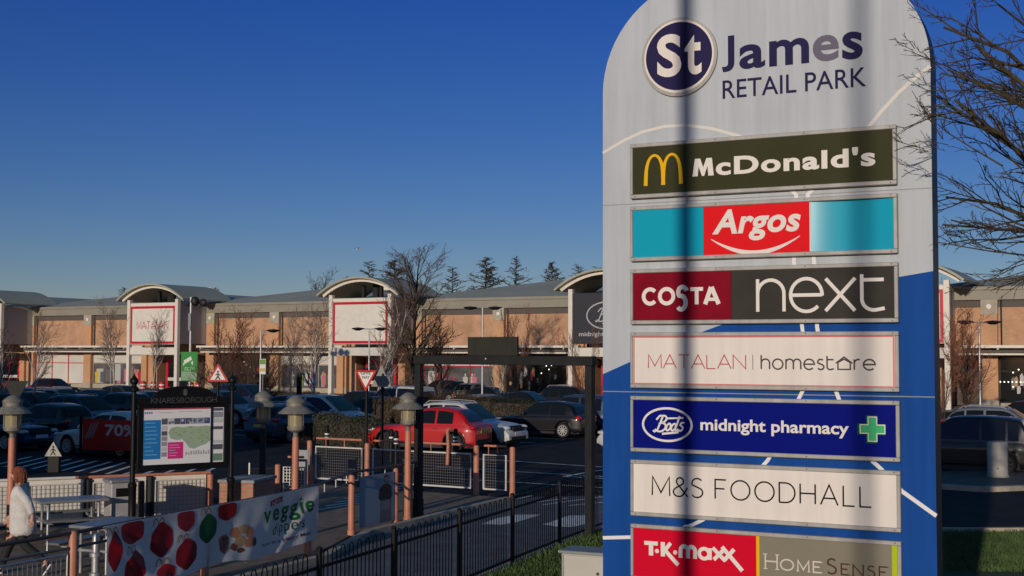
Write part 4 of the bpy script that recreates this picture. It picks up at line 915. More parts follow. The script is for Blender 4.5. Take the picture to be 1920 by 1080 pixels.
m = MB(); m.box(a0-OA, a1-OA, -0.35, 0.9, 7.2, 8.0); m.box(a0-OA, a1-OA, -0.46, -0.36, 7.86, 8.08)
k = a0
while k < a1: m.box(k-OA-0.015, k-OA+0.015, -0.362, -0.351, 7.22, 7.85); k += 1.9
m.build("fascia", M['fascia'], bld)
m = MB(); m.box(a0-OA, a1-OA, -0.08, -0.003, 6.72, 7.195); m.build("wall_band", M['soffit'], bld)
bays = [(-140, PORT[0])]+list(zip(PORT, PORT[1:]))
for (c0, c1) in zip(PORT[:-1], PORT[1:]):
    x0, x1 = c0-OA, c1-OA; xm = (x0+x1)/2
    m = MB(); e0, e1 = 8.06, 10.0
    vs = [(x0, -0.3, e0), (x1, -0.3, e0), (x1, 44, e0), (x0, 44, e0), (xm, 9.5, e1), (xm, 36, e1)]
    m.add(vs, [(0, 1, 4), (1, 2, 5, 4), (2, 3, 5), (3, 0, 4, 5)])
    rf = m.build("roof", M['roof'], bld)
    m = MB(); m.bbox(xm+3.0, xm+4.8, 10.5, 12.0, 9.55, 10.25, 0.05); m.lathe([(0.0001, 0), (0.9, 0), (0.9, 0.12), (0.0001, 0.2)], 12, (xm+3.9, 11.2, 10.25)); m.build("roof_vent", M['portal_white'], rf)
m = MB(); m.add([(-140-OA, -0.3, 8.06), (PORT[0]-OA, -0.3, 8.06), (PORT[0]-OA, 44, 8.06), (-140-OA, 44, 8.06), (-122-OA, 9.5, 10.0), (-122-OA, 36, 10.0)], [(0, 1, 4), (1, 2, 5, 4), (2, 3, 5), (3, 0, 4, 5)]); m.build("roof", M['roof'], bld)
PIL = []
for i, c in enumerate(PORT): PIL += [c+3.2, c+10.9]
PIL += [c-3.2 for c in PORT]
PIL = [-108.0, -99.7, -91.2, -83.5, -75.8, -68.2, -60.4, -52.4, -45.2, -37.2, -30.0, -23.5, -14.6, -7.0, -116, -124, -132]
for x in PIL:
    x -= OA; m = MB(); m.box(x-0.5, x+0.5, -0.34, 3.9, 0.55, 6.2); p = m.build("pilaster", M['brick_pier'], bld)
    MB().box(x-0.53, x+0.53, -0.37, -0.005, 6.2005, 7.195).build("stone_cap", M['stone'], p); MB().box(x-0.53, x+0.53, -0.37, 0.1, 0, 0.5495).build("stone_base", M['stone'], p)
    m = MB(); m.prism(A(x, 6.75, 0.16, 0.16, 0, 360, 14)[:-1], -0.42, -0.3705); m.build("wall_lamp", M['white'], p)
for x in [p+0.72 for p in PIL]:
    x -= OA; MB().cyl((x, -0.09, 3.7), (x, -0.09, 7.19), 0.055, n=8).build("downpipe", M['grey_iron'], bld)
# canopy
for (c0, c1) in [(-140, PORT[0]-3.3)]+[(p+3.3, q-3.3) for p, q in zip(PORT, PORT[1:])]:
    x0, x1 = c0-OA, c1-OA
    m = MB(); m.box(x0, x1, -2.2, -0.4, 4.0, 4.06); cn = m.build("canopy", M['canopy_glass'], bld)
    m = MB(); m.box(x0, x1, -2.3, -2.201, 3.98, 4.16); m.box(x0, x1, -1.75, -1.65, 3.52, 3.64)
    k = x0+0.4
    while k < x1: m.box(k-0.05, k+0.05, -2.19, -0.41, 3.86, 3.995); k += 2.0
    m.build("canopy_edge", M['portal_white'], cn)
    m = MB(); m.box(x0, x1, -1.9, -0.41, 3.66, 3.84); m.build("canopy_beam", M['soffit'], cn)
rs = random.Random(11)
pcol = [mat("poster_"+n, c, 0.5) for n, c in (("red", (0.45, 0.02, 0.04)), ("pink", (0.5, 0.16, 0.22)), ("yellow", (0.60, 0.42, 0.03)), ("green", (0.25, 0.38, 0.05)), ("blue", (0.05, 0.13, 0.30)), ("pale", (0.45, 0.45, 0.43)), ("grey", (0.12, 0.12, 0.13)), ("tan", (0.35, 0.2, 0.1)))]
def shopwin(a, b, kind):
    x0, x1 = a-OA, b-OA; w_ = x1-x0
    z0, z1 = 0.35, 3.44
    gm = {'blank': M['blank'], 'dark': M['glass_dark'], 'display': M['glass_grey'], 'red': M['glass_grey']}[kind]
    m = MB(); m.box(x0, x1, 0.02, 0.10, z0, z1); g = m.build("shop_window", gm, bld)
    m = MB(); fr = M['shop_red'] if kind in ('blank', 'red') else (M['stone'] if kind == 'display' else M['grey_iron'])
    n = max(1, round(w_/2.1)); tw = 0.07 if kind != 'dark' else 0.05
    for k in range(n+1):
        x = x0+w_*k/n; m.box(x-tw/2, x+tw/2, -0.06, 0.018, z0, z1)
    for z in (z0+0.03, 2.45, z1-0.04): m.box(x0+tw, x1-tw, -0.05, 0.017, z-0.035, z+0.035)
    m.build("window_frame", fr, g)
    m = MB(); m.box(x0, x1, -0.1, 0.15, 0, z0-0.001); m.build("plinth", M['stone'], g)
    if kind in ('display', 'red'):
        m = MB(); m.box(x0+0.05, x1-0.05, -0.03, 0.012, 2.50, z1-0.08); m.build("window_header", M['blank'], g)
        for k in range(int(w_*1.9)):
            pb_ = MB()
            x = rs.uniform(x0+0.2, x1-0.7); ww = rs.uniform(0.3, 0.9); hh = rs.uniform(0.6, 1.7); zz = rs.uniform(0.45, 0.8); c = rs.choice([0, 1, 2, 3, 4, 5, 5, 6, 7] if kind == 'display' else [0, 0, 1, 1, 5, 5, 2, 5])
            pb_.use(c); yy = 0.012-0.0012*k
            if rs.random() < 0.5: pb_.rect(x, zz, x+ww, zz+hh, yy)
            else:   # a dressed mannequin outline
                hgt = rs.uniform(1.4, 1.7); pb_.flat([(x, 0.5), (x+0.32, 0.5), (x+0.36, 1.1), (x+0.42, 1.5), (x+0.30, 1.62), (x+0.02, 1.62), (x-0.1, 1.5), (x-0.04, 1.1)], yy); pb_.flat(A(x+0.16, 1.76, 0.09, 0.12, 0, 360, 10)[:-1], yy)
            pb_.build("window_display", pcol, g)
    if kind == 'dark':
        for k in range(int(w_*2.2)):
            pb_ = MB()
            x = rs.uniform(x0+0.3, x1-0.3); zz = rs.uniform(0.5, 1.8); pb_.use(rs.choice([0, 5, 5, 6, 7])); hgt = rs.uniform(0.3, 1.0)
            pb_.flat([(x-0.1, zz), (x+0.09, zz+0.03), (x+0.13, zz+hgt*0.7), (x+0.03, zz+hgt), (x-0.12, zz+hgt*0.8)], 0.014-0.0011*k); pb_.build("window_display", pcol, g)
        for k in range(int(w_*1.3)):
            x = rs.uniform(x0+0.3, x1-0.3); z = rs.uniform(1.3, 3.0); MB().prism(A(x, z, 0.05, 0.05, 0, 360, 8)[:-1], 0.005, 0.0199).build("shop_light", M['shop_glow'], g)
M['shop_glow'] = mat("shop_light_glow", (0.9, 0.85, 0.7), 0.5, emit=(1, 0.9, 0.7), estr=2.5)
for a, b, k in [(-131.4, -124.6, 'display'), (-123.4, -116.6, 'red'), (-107.4, -100.3, 'blank'), (-99.1, -91.8, 'display'), (-82.9, -76.4, 'dark'), (-75.2, -68.8, 'display'), (-59.8, -53.0, 'red'), (-51.8, -45.8, 'dark'), (-36.6, -30.6, 'display'), (-29.4, -24.1, 'display'), (-14.0, -7.6, 'dark'), (-6.4, 4, 'dark')]: shopwin(a, b, k)
m = MB()
for k in range(26): m.prism(A(-14.0-OA+0.25*k, 1.75, 0.045, 0.045, 0, 360, 8)[:-1], -0.075, -0.0605)
m.build("light_string", M['shop_glow'], bld)
# arched entrances
def portal(c, kind):
    x = c-OA; hw = 3.0; yf = -4.4
    m = MB(); m.box(x-hw+0.3, x+hw-0.3, yf+0.6, -0.37, 4.3, 8.1); pt = m.build("entrance_portal", mat("portal_side_panel", (0.42, 0.41, 0.40), 0.6) if kind != 'dark' else M['portal_dark'], bld)
    for s in (-1, 1):
        m = MB(); m.box(x+s*hw-0.17, x+s*hw+0.17, yf-0.17, yf+0.17, 0, 8.35); m.box(x+s*(hw-0.35)-0.1, x+s*(hw-0.35)+0.1, yf+0.2, yf+0.45, 4.3, 8.0)
        m.build("portal_column", M['portal_white'], pt)
    # arch beam and barrel roof
    R_ = (4.0**2+1.35**2)/(2*1.35); al = math.asin(3.9/R_)
    arc = lambda r, h, n=18: [(x+r*sin(lerp(-h, h, i/n)), 9.65-R_+r*cos(lerp(-h, h, i/n))) for i in range(n+1)]
    m = MB(); m.prism(arc(R_, al)+arc(R_-0.24, al)[::-1], yf-0.14, yf+0.10); m.build("arch_beam", M['portal_white'], pt)
    m = MB(); m.prism(arc(R_+0.16, al*1.06)+arc(R_+0.01, al*1.06)[::-1], yf-0.6, 1.5); m.build("barrel_roof", M['roof'], pt)
    m = MB()
    for s in (-1, 1): m.box(x+s*0.9-0.12, x+s*0.9+0.12, yf+1.5, yf+1.8, 8.11, 9.2)
    m.box(x-0.25, x+0.25, yf+2.0, yf+2.5, 8.11, 9.3); m.build("roof_strut", M['grey_iron'], pt)
    m = MB(); m.bbox(x-hw+0.18, x+hw-0.18, yf-0.10, yf+0.5, 4.25, 8.05, 0.03); sb = m.build("shop_sign", M['portal_white'] if kind != 'dark' else M['portal_dark'], pt)
    m = MB(); X0, X1, Z0, Z1 = x-hw+0.22, x+hw-0.22, 4.30, 7.75
    if kind != 'dark':
        m.rect(X0, Z0, X1, Z0+0.22, yf-0.102); m.rect(X0, Z1-0.22, X1, Z1, yf-0.102); m.rect(X0, Z0+0.22, X0+0.22, Z1-0.22, yf-0.102); m.rect(X1-0.22, Z0+0.22, X1, Z1-0.22, yf-0.102)
        m.build("sign_border", M['shop_red'], sb)
        if kind == 'name':
            m = MB(); word(m, "MATALAN", x-1.95, 5.65, x+1.95, 6.35, yf-0.103, 0.075, 0.16); m.build("lettering", M['pink_ink'], sb)
    else:
        m.stroke(A(x, 6.35, 1.65, 1.0, 0, 360, 40)[:-1], 0.10, yf-0.102, closed=True); script(m, x-0.05, 6.35, 1.25, yf-0.103, 0.09)
        m.text("midnight pharmacy", x-2.3, 4.72, x+2.3, 5.15, yf-0.103, bold=0.02); m.build("lettering", mat("sign_pale", (0.42, 0.42, 0.44), 0.5), sb)
    m = MB(); m.bbox(x-hw+0.18, x+hw-0.18, yf-0.05, yf+0.3, 3.30, 3.98, 0.02); m.build("entrance_header", M['portal_white'] if kind != 'blank' else M['blank'], pt)
    # entrance: brick piers and red doors
    for dx in (-5.0, -3.6, 1.5):
        m = MB(); m.box(x+dx-0.35, x+dx+0.35, -0.6, 3.9, 0.0, 3.44); m.build("entrance_pier", M['brick_pier'], pt)
    m = MB(); m.box(x-2.6, x+0.6, 0.0, 0.06, 0.1, 3.44); dr = m.build("door_glass", M['glass_dark'], pt)
    m = MB()
    for dx in (-2.6, -1.14, 0.32): m.box(x+dx, x+dx+0.30, -0.1, -0.001, 0, 3.0)
    m.box(x-2.29, x-1.145, -0.09, -0.002, 2.6, 3.0); m.box(x-0.835, x+0.315, -0.09, -0.002, 2.6, 3.0); m.box(x-2.29, x+0.315, -0.105, -0.101, 0.0, 0.25); m.build("door_frame", M['shop_red'], dr)
    m = MB(); m.box(x-2.3, x+0.3, -0.13, -0.106, 0.85, 1.15); m.build("door_rail", M['blank'], dr)
for c, k in zip(PORT, ('name', 'name', 'blank', 'dark', 'blank', 'blank')): portal(c, k)

# ------------------------------------------------------------------ unseen restaurant block added on the left, placed to shade the car park
rst = thing("shading_restaurant", "low brown brick restaurant block added out of view on the left to shade the car park", "building", (-16.7, 28.6, 0), radians(180-SUN_AZ))
m = MB(); m.box(0, 32, 0, 15, 0, 6.6); m.build("wall", mat("dark_brick", (0.16, 0.09, 0.06), 0.9, var=0.2, scale=3), rst)
m = MB(); m.box(-0.5, 32.5, -0.5, 15.5, 6.6005, 7.4); m.build("roof", M['grey_iron'], rst)
m = MB()
for k in range(6): m.box(2+4.6*k, 5+4.6*k, -0.06, -0.0005, 0.7, 2.9)
m.build("window", M['glass_dark'], rst)
def column(x, y, r, h, label, arm=1.4, az=0.0):
    t = thing("street_lamp", label, "street lamp", (x, y, 0), az)
    m = MB(); m.lathe([(0.0001, 0), (r*1.45, 0), (r*1.45, 1.3), (r, 1.45), (r*0.9, h), (0.0001, h)], 14); m.build("pole", M['galv'], t, 40)
    m = MB(); m.tube([(0, 0, h), (arm*0.5, 0, h+0.15), (arm, 0, h+0.2)], 0.04, 8); m.build("arm", M['galv'], t, 60)
    m = MB(); m.ell((arm+0.25, 0, h+0.18), (0.38, 0.14, 0.09)); m.build("lamp_head", M['lamp_metal'], t, 60)
sx, sy = sdir.x/cos(radians(SUN_EL)), sdir.y/cos(radians(SUN_EL))
def signpt(s): return 1.08656+s*cos(SA), 11.773+s*sin(SA)
q = signpt(0.535); column(q[0]+15.5*sx, q[1]+15.5*sy, 0.078, 10.0, "slim grey street lamp behind the camera casting the sharper shadow on the totem sign", az=radians(200))
q = signpt(2.10); column(q[0]+26*sx, q[1]+26*sy, 0.055, 12.5, "taller grey street lamp furthest behind the camera on the left", az=radians(200))

# ------------------------------------------------------------------ cars
M['tyre'] = mat("tyre", (0.012, 0.012, 0.013), 0.85)
M['rim'] = mat("alloy", (0.55, 0.54, 0.52), 0.4, metal=0.45)
M['rim_dark'] = mat("alloy_dark", (0.05, 0.05, 0.05), 0.35, metal=0.6)
M['trim'] = mat("black_plastic", (0.015, 0.015, 0.016), 0.6)
M['car_glass'] = mat("car_glass", (0.008, 0.010, 0.012), 0.04, spec=0.35)
M['headlamp'] = mat("headlamp", (0.55, 0.56, 0.58), 0.08, spec=0.8, coat=1.0)
M['taillamp'] = mat("tail_lamp", (0.42, 0.008, 0.012), 0.12, coat=1.0)
M['plate'] = mat("number_plate", (0.70, 0.55, 0.08), 0.5); M['plate_w'] = mat("front_number_plate", (0.7, 0.7, 0.68), 0.5)
PAINT = {}
def paint(n, c, met=0.25):
    if n not in PAINT:
        PAINT[n] = mat(n+"_car_paint", c, 0.42, metal=met, coat=0.55)
    return PAINT[n]
PC = dict(red=(0.50, 0.006, 0.010), white=(0.60, 0.60, 0.58), silver=(0.30, 0.31, 0.32), black=(0.006, 0.006, 0.007), darkgrey=(0.018, 0.018, 0.020), grey=(0.06, 0.065, 0.07), navy=(0.006, 0.009, 0.022), blue=(0.014, 0.035, 0.09), steelblue=(0.05, 0.075, 0.11), maroon=(0.06, 0.006, 0.007), beige=(0.30, 0.25, 0.14), green=(0.012, 0.03, 0.018))
DIM = dict(hatch=(4.15, 1.76, 1.48), suv=(4.38, 1.82, 1.63), estate=(4.72, 1.80, 1.49), mpv=(4.45, 1.80, 1.68), saloon=(4.6, 1.80, 1.45), van=(4.4, 1.82, 1.84), small=(3.7, 1.66, 1.50), cross=(4.28, 1.77, 1.56))
def car(kind, pname, x, y, rz, label, rim='rim', group="cars parked at the retail park"):
    L, W, H = DIM[kind]; hl, hw = L/2, W/2; P = paint(pname, PC[pname], 0.0 if pname in ('white', 'red', 'black') else 0.45)
    t = thing("parked_car", label, "car", (x, y, 0), rz, group)
    suv = kind in ('suv', 'mpv', 'van', 'cross'); belt = 0.98 if suv else 0.92; rw = 0.345 if suv else 0.315; ra = rw+0.065
    wf, wr = hl-0.86, -hl+0.78
    hood = belt-0.04 if kind != 'van' else belt
    wsb = {'hatch': 0.80, 'suv': 0.84, 'estate': 0.86, 'mpv': 1.05, 'saloon': 0.86, 'van': 1.05, 'small': 0.74, 'cross': 0.72}[kind]  # windscreen base x
    rb = {'hatch': -hl+0.22, 'suv': -hl+0.16, 'estate': -hl+0.10, 'mpv': -hl+0.12, 'saloon': -hl+0.62, 'van': -hl+0.04, 'small': -hl+0.14, 'cross': -hl+0.24}[kind]
    rr_ = {'hatch': -hl+0.62, 'suv': -hl+0.52, 'estate': -hl+0.58, 'mpv': -hl+0.36, 'saloon': -hl+1.45, 'van': -hl+0.16, 'small': -hl+0.50, 'cross': -hl+0.78}[kind]
    rf_ = wsb-0.78 if kind != 'mpv' else wsb-1.0
    top = [(-hl, belt-0.16), (-hl+0.05, belt-0.02), (-hl+0.2, belt+0.02), (rb+0.4, belt+0.02), (0, belt-0.005), (wsb, belt), (wsb+0.12, hood), (hl-0.55, hood-0.07), (hl-0.22, hood-0.17), (hl-0.06, hood-0.30), (hl, hood-0.40)]
    def hwid(x):
        e = max(0, (x-(hl-0.7))/0.7); r = max(0, (-x-(hl-0.5))/0.5)
        return hw*(1-0.20*e**2.2-0.14*r**2.4)
    def zb(x):
        z = 0.20+0.10*max(0, (abs(x)-(hl-0.35))/0.35)
        for c in (wf, wr):
            d = abs(x-c)
            if d < ra: z = max(z, rw+sqrt(ra*ra-d*d))
        return z
    xs = sorted(set([round(-hl+L*i/26, 4) for i in range(27)]+[round(c+ra*k, 4) for c in (wf, wr) for k in (-1.0, -0.96, -0.85, -0.65, -0.4, -0.15, 0.15, 0.4, 0.65, 0.85, 0.96, 1.0)]+[-hl+0.04, -hl+0.1, hl-0.04, hl-0.1, hl-0.17]))
    b = MB(); secs = []
    for xx in xs:
        ww = hwid(xx); zt = interp(top, xx); z0 = zb(xx)
        zs = min(zt-0.06, 0.72)
        sec = [(0.0, zt+0.025), (0.5*ww, zt+0.02), (0.80*ww, zt-0.005), (0.93*ww, zt-0.045), (0.985*ww, lerp(zs, zt-0.045, 0.5)), (ww, zs), (0.975*ww, 0.60 if zs > 0.62 else zs-0.03), (0.995*ww, 0.42), (0.97*ww, 0.30), (0.93*ww, 0.20)]
        sec = [(yy, max(zz, z0)) for yy, zz in sec]
        secs.append([(xx, yy, zz) for yy, zz in sec]+[(xx, -yy, zz) for yy, zz in sec[1:]][::-1])
    k = len(secs[0])
    vs = [p for s_ in secs for p in s_]
    fs = [(i*k+j, (i+1)*k+j, (i+1)*k+(j+1) % k, i*k+(j+1) % k) for i in range(len(xs)-1) for j in range(k) if j != 9]
    fs += [tuple(range(k)), tuple((len(xs)-1)*k+j for j in range(k))[::-1]]
    b.add(vs, fs)
    # cabin
    roofz = [(rb, belt), (lerp(rb, rr_, 0.5), lerp(belt, H, 0.56)), (rr_, H-0.09), (rr_+0.35, H-0.03), (lerp(rr_, rf_, 0.5), H), (rf_-0.25, H-0.015), (rf_, H-0.05), (lerp(rf_, wsb, 0.5), lerp(belt, H-0.05, 0.53)), (wsb, belt-0.005)]
    if kind == 'van': roofz[2] = (rr_, H-0.05)
    wb_, wt = 0.925*hw, 0.70*hw if kind not in ('van', 'mpv') else 0.79*hw
    def side(x, z): f = max(0, min(1, (z-belt)/(H-belt))); q = hwid(x)/hw; return lerp(wb_, wt, f)*lerp(q, 1, 0.35)
    cx = sorted(set([round(rb+(wsb-rb)*i/22, 4) for i in range(23)]+[rr_, rf_])); cs_ = []
    for xx in cx:
        zr = interp(roofz, xx); s1 = side(xx, zr-0.10 if zr-0.1 > belt else belt); sec = [(0, zr+0.02), (max(0.05, side(xx, zr)-0.16), zr+0.008), (max(0.1, side(xx, zr)-0.04), zr-0.03 if zr-belt > 0.05 else zr-0.01), (s1, max(belt-0.03, zr-0.10)), (side(xx, belt), belt-0.05)]
        cs_.append([(xx, yy, zz) for yy, zz in sec]+[(xx, -yy, zz) for yy, zz in sec[1:]][::-1])
    k = len(cs_[0]); vs = [p for s_ in cs_ for p in s_]
    fs = [(i*k+j, (i+1)*k+j, (i+1)*k+(j+1) % k, i*k+(j+1) % k) for i in range(len(cx)-1) for j in range(k) if j != 4]
    b.add(vs, fs); b.build("car_body", P, t, 38)
    u = MB(); u.box(-hl+0.12, hl-0.14, -hw*0.74, hw*0.74, 0.17, 0.80); u.box(wr+ra+0.02, wf-ra-0.02, -hw*0.955, hw*0.955, 0.17, 0.26 if not suv else 0.30)
    for xc in (wr, wf):
        pass
    u.build("underbody", M['trim'], t)
    # glass
    gl_ = MB()
    def strip_(x0, x1, ins, lift, n=6):
        vs = []; fs = []
        for i in range(n+1):
            xx = lerp(x0, x1, i/n); zr = interp(roofz, xx); s_ = max(0.2, side(xx, zr)-ins)
            for j in range(-2, 3): vs.append((xx+lift*(1 if x1 > 0 or x0 > 0.3 else -1), s_*j/2, zr+0.022-0.006*abs(j)+lift))
        for i in range(n):
            for j in range(4): fs.append((i*5+j, (i+1)*5+j, (i+1)*5+j+1, i*5+j+1))
        return vs, fs
    v_, f_ = strip_(rf_+0.05, wsb-0.04, 0.13, 0.012); MB().add(v_, f_).build("windscreen", M['car_glass'], t, 60)
    v_, f_ = strip_(rr_-0.04, lerp(rb, rr_, 0.12), 0.15, 0.012); MB().add(v_, f_).build("rear_window", M['car_glass'], t, 60)
    mids = [lerp(rr_, rf_, 0.52)]
    xB = lerp(rr_, rf_, 0.56); segs = [(xB+0.045, wsb-0.22), (lerp(rr_, rf_, 0.06) if kind not in ('estate', 'mpv', 'suv', 'van') else lerp(rr_, rf_, 0.20), xB-0.045)]
    if kind in ('estate', 'mpv', 'suv'): segs.append((rb+0.26, lerp(rr_, rf_, 0.20)-0.07))
    if kind == 'van': segs = [segs[0], (rr_+0.2, rr_+1.25)]
    for s in (1, -1):
        for (xa, xb) in segs:
            n = 8; g = MB(); up_ = []; lo = []
            for i in range(n+1):
                xx = lerp(xa, xb, i/n); zr = max(belt+0.06, min(interp(roofz, xx)-0.085, H-0.10)); z0 = belt+0.035
                up_.append((xx, s*(side(xx, zr)+0.008), zr)); lo.append((xx, s*(side(xx, z0)+0.008), z0))
            g.add(lo+up_, [((i, i+1, n+2+i, n+1+i) if s < 0 else (i, n+1+i, n+2+i, i+1)) for i in range(n)]); g.build("side_window", M['car_glass'], t, 60)
    # wheels
    for xc in (wf, wr):
        for s in (1, -1):
            Mx = Matrix.Translation((xc, s*(hw-0.115), rw)) @ Matrix.Rotation(pi/2*(-s), 4, 'X')
            m = MB(); m.lathe([(0.0001, -0.1), (rw*0.9, -0.1), (rw, -0.06), (rw, 0.06), (rw*0.93, 0.10), (rw*0.70, 0.105), (rw*0.68, 0.06), (0.0001, 0.05)], 22, M=Mx); wh = m.build("wheel", M['tyre'], t, 40)
            m = MB(); m.lathe([(rw*0.62, 0.07), (rw*0.69, 0.10), (rw*0.71, 0.107), (rw*0.66, 0.108), (rw*0.60, 0.085)], 20, M=Mx, cap=False)
            m.lathe([(0.0001, 0.06), (0.06, 0.07), (0.05, 0.10), (0.0001, 0.105)], 10, M=Mx)
            for kk in range(10): m.box(0.04, rw*0.66, -0.020, 0.020, 0.075, 0.098, M=Mx @ Matrix.Rotation(2*pi*kk/10, 4, 'Z'))
            m.build("rim", M[rim], wh)
    zl = belt-0.26
    for s in (1, -1):
        m = MB(); m.ell((hl-0.20, s*hw*0.70, zl+0.02), (0.21, 0.17, 0.085), 12, 6); m.build("headlight", M['headlamp'], t, 60)
        m = MB(); m.ell((-hl+0.13, s*hw*0.79, belt-0.10 if kind not in ('mpv', 'van', 'estate') else belt-0.02), (0.15, 0.15, 0.11 if kind not in ('mpv', 'van') else 0.24), 12, 6); m.build("tail_light", M['taillamp'], t, 60)
        m = MB(); m.ell((wsb-0.28, s*(hw+0.05), belt+0.06), (0.09, 0.11, 0.07), 10, 6); m.build("wing_mirror", P if kind != 'van' else M['trim'], t, 60)
    m = MB(); m.box(hl-0.10, hl+0.006, -0.42, 0.42, belt-0.36, belt-0.22); m.box(hl-0.12, hl+0.004, -0.55, 0.55, 0.30, 0.42); m.build("grille", M['trim'], t)
    m = MB(); m.box(hl+0.0065, hl+0.016, -0.26, 0.26, 0.46, 0.57); m.build("number_plate", M['plate_w'], t)
    m = MB(); m.box(-hl-0.014, -hl+0.02, -0.26, 0.26, belt-0.30, belt-0.19); m.build("number_plate", M['plate'], t)
    m = MB(); m.box(-hl-0.006, -hl+0.10, -hw*0.72, hw*0.72, 0.30, 0.46); m.build("rear_bumper", M['trim'], t)
    m = MB()
    for s in (1, -1):
        for xx in (xB, lerp(rr_, rf_, 0.08)+0.05): m.box(xx-0.09, xx+0.07, s*hw*0.985-0.012, s*hw*0.985+0.012, belt-0.15, belt-0.125)
        m.box(lerp(wr, wf, 0.12), lerp(wr, wf, 0.88), s*hw*0.99-0.015, s*hw*0.99+0.015, 0.33, 0.36)
    m.build("door_handle", M['trim'], t)
    if kind in ('suv', 'cross'):
        for s in (1, -1):
            for xc in (wf, wr): MB().tube([(xc+(ra+0.015)*cos(q), s*(hwid(xc)*0.995), max(0.24, rw+(ra+0.015)*sin(q))) for q in [radians(k_) for k_ in range(-20, 201, 20)]], 0.035, 6).build("wheel_arch_trim", M['trim'], t, 60)
            MB().box(wr+ra+0.05, wf-ra-0.05, s*hw*0.995-0.03, s*hw*0.995+0.012, 0.22, 0.36).build("sill_trim", M['trim'], t)
    if kind in ('suv', 'estate'):
        m = MB()
        for s in (1, -1): m.tube([(rr_+0.1, s*(wt-0.06), H-0.05), (rr_+0.25, s*(wt-0.06), H+0.045), (lerp(rr_, rf_, 0.5), s*(wt-0.06), H+0.06), (rf_-0.2, s*(wt-0.06), H+0.03), (rf_-0.06, s*(wt-0.06), H-0.04)], 0.02, 6)
        m.build("roof_rail", M['rim'], t, 60)
    return t
RT, LF, AW = TH, TH+pi, TH+pi/2     # heading right along the terrace, left, away from the camera
def cp(kind, pname, px, D, rz, label, **k): return car(kind, pname, (px-960)/2400*D, D, rz, label, **k)
cp('cross', 'red', 806, 46.2, LF+radians(8), "bright red crossover car facing left behind the mesh railing", rim='rim_dark')
cp('suv', 'white', 880, 48.9, RT, "white sports utility car facing right just behind the bright red crossover", rim='rim_dark')
cp('hatch', 'black', 1022, 54.6, LF, "black hatchback with bright alloy wheels seen through the height barrier")
cp('mpv', 'steelblue', 1072, 57.3, LF, "blue-grey people carrier just behind the black hatchback by the barrier")
cp('hatch', 'white', 1234, 45.5, LF, "white hatchback whose front shows just left of the totem sign")
cp('hatch', 'white', 215, 43.6, LF, "white car behind the red 70 banner on the left")
cp('suv', 'steelblue', 168, 55.5, RT, "blue-grey sports utility car facing right behind the white car with the red banner")
cp('hatch', 'black', 92, 50.5, LF, "black hatchback in the shade left of the white car with the red banner")
cp('saloon', 'blue', 2, 46.5, RT, "blue saloon at the left picture edge with its bonnet pointing right")
cp('hatch', 'navy', 76, 65, RT, "navy hatchback in the shade above the left lantern lamp")
cp('estate', 'silver', 122, 71, RT, "silver-grey estate car facing right in front of the blanked white shop windows")
cp('saloon', 'navy', 186, 70, RT, "navy saloon in the shade beside the silver-grey estate")
cp('hatch', 'black', 222, 64.5, LF, "black hatchback partly hidden behind the left post of the map board")
cp('hatch', 'maroon', 107, 99, RT, "dark maroon hatchback below the blanked white shop windows")
cp('saloon', 'white', 286, 68, RT, "white-roofed saloon glimpsed above the left end of the map board")
cp('hatch', 'blue', 366, 69, RT, "blue hatchback roof above the map board header")
cp('suv', 'silver', 428, 62.5, RT, "silver sports utility car facing right just beyond the map board")
cp('mpv', 'blue', 472, 74, RT, "blue people carrier behind the silver sports utility car")
cp('hatch', 'black', 532, 61, LF, "black hatchback between the two lantern lamps behind the banner")
cp('estate', 'steelblue', 562, 51.5, AW, "steel blue estate car showing its tail lamps behind the sunlit lantern lamp")
cp('mpv', 'white', 622, 55.5, RT, "white people carrier behind the white birch trunk")
cp('van', 'white', 738, 65, LF, "white van with rounded windows in front of the red shop doors")
cp('saloon', 'navy', 722, 60.5, RT, "navy saloon with long bonnet in front of the white van")
cp('hatch', 'black', 668, 68.5, LF, "black hatchback left of the white van")
cp('suv', 'darkgrey', 824, 91, LF, "dark grey sports utility car behind the hedge below the red-framed windows")
cp('hatch', 'beige', 894, 88.5, AW, "beige hatchback showing its tail beneath the red-framed shop windows")
cp('saloon', 'black', 922, 80, RT, "black saloon right of the beige hatchback")
cp('hatch', 'silver', 926, 63, RT, "silver hatchback glimpsed above the black hatchback's bonnet")
cp('saloon', 'darkgrey', 992, 70, RT, "dark grey saloon under the dark shop windows beyond the height barrier")
cp('suv', 'black', 1080, 74, RT, "black sports utility car below the dark pharmacy sign")
cp('mpv', 'black', 1792, 38.5, LF, "black people carrier in the shade right of the totem sign", rim='rim_dark')
cp('estate', 'silver', 1888, 49.0, RT, "silver estate car at the right picture edge behind the black people carrier")
cp('hatch', 'maroon', 1905, 57, LF, "maroon hatchback behind the silver estate at the right picture edge")
cp('suv', 'darkgrey', 18, 58, RT, "dark grey sports utility car at the left picture edge behind the blue saloon")
cp('hatch', 'grey', 30, 73, LF, "mid grey hatchback at the far left below the red shop doors")
cp('hatch', 'grey', 242, 78, RT, "mid grey hatchback below the left shop display windows")

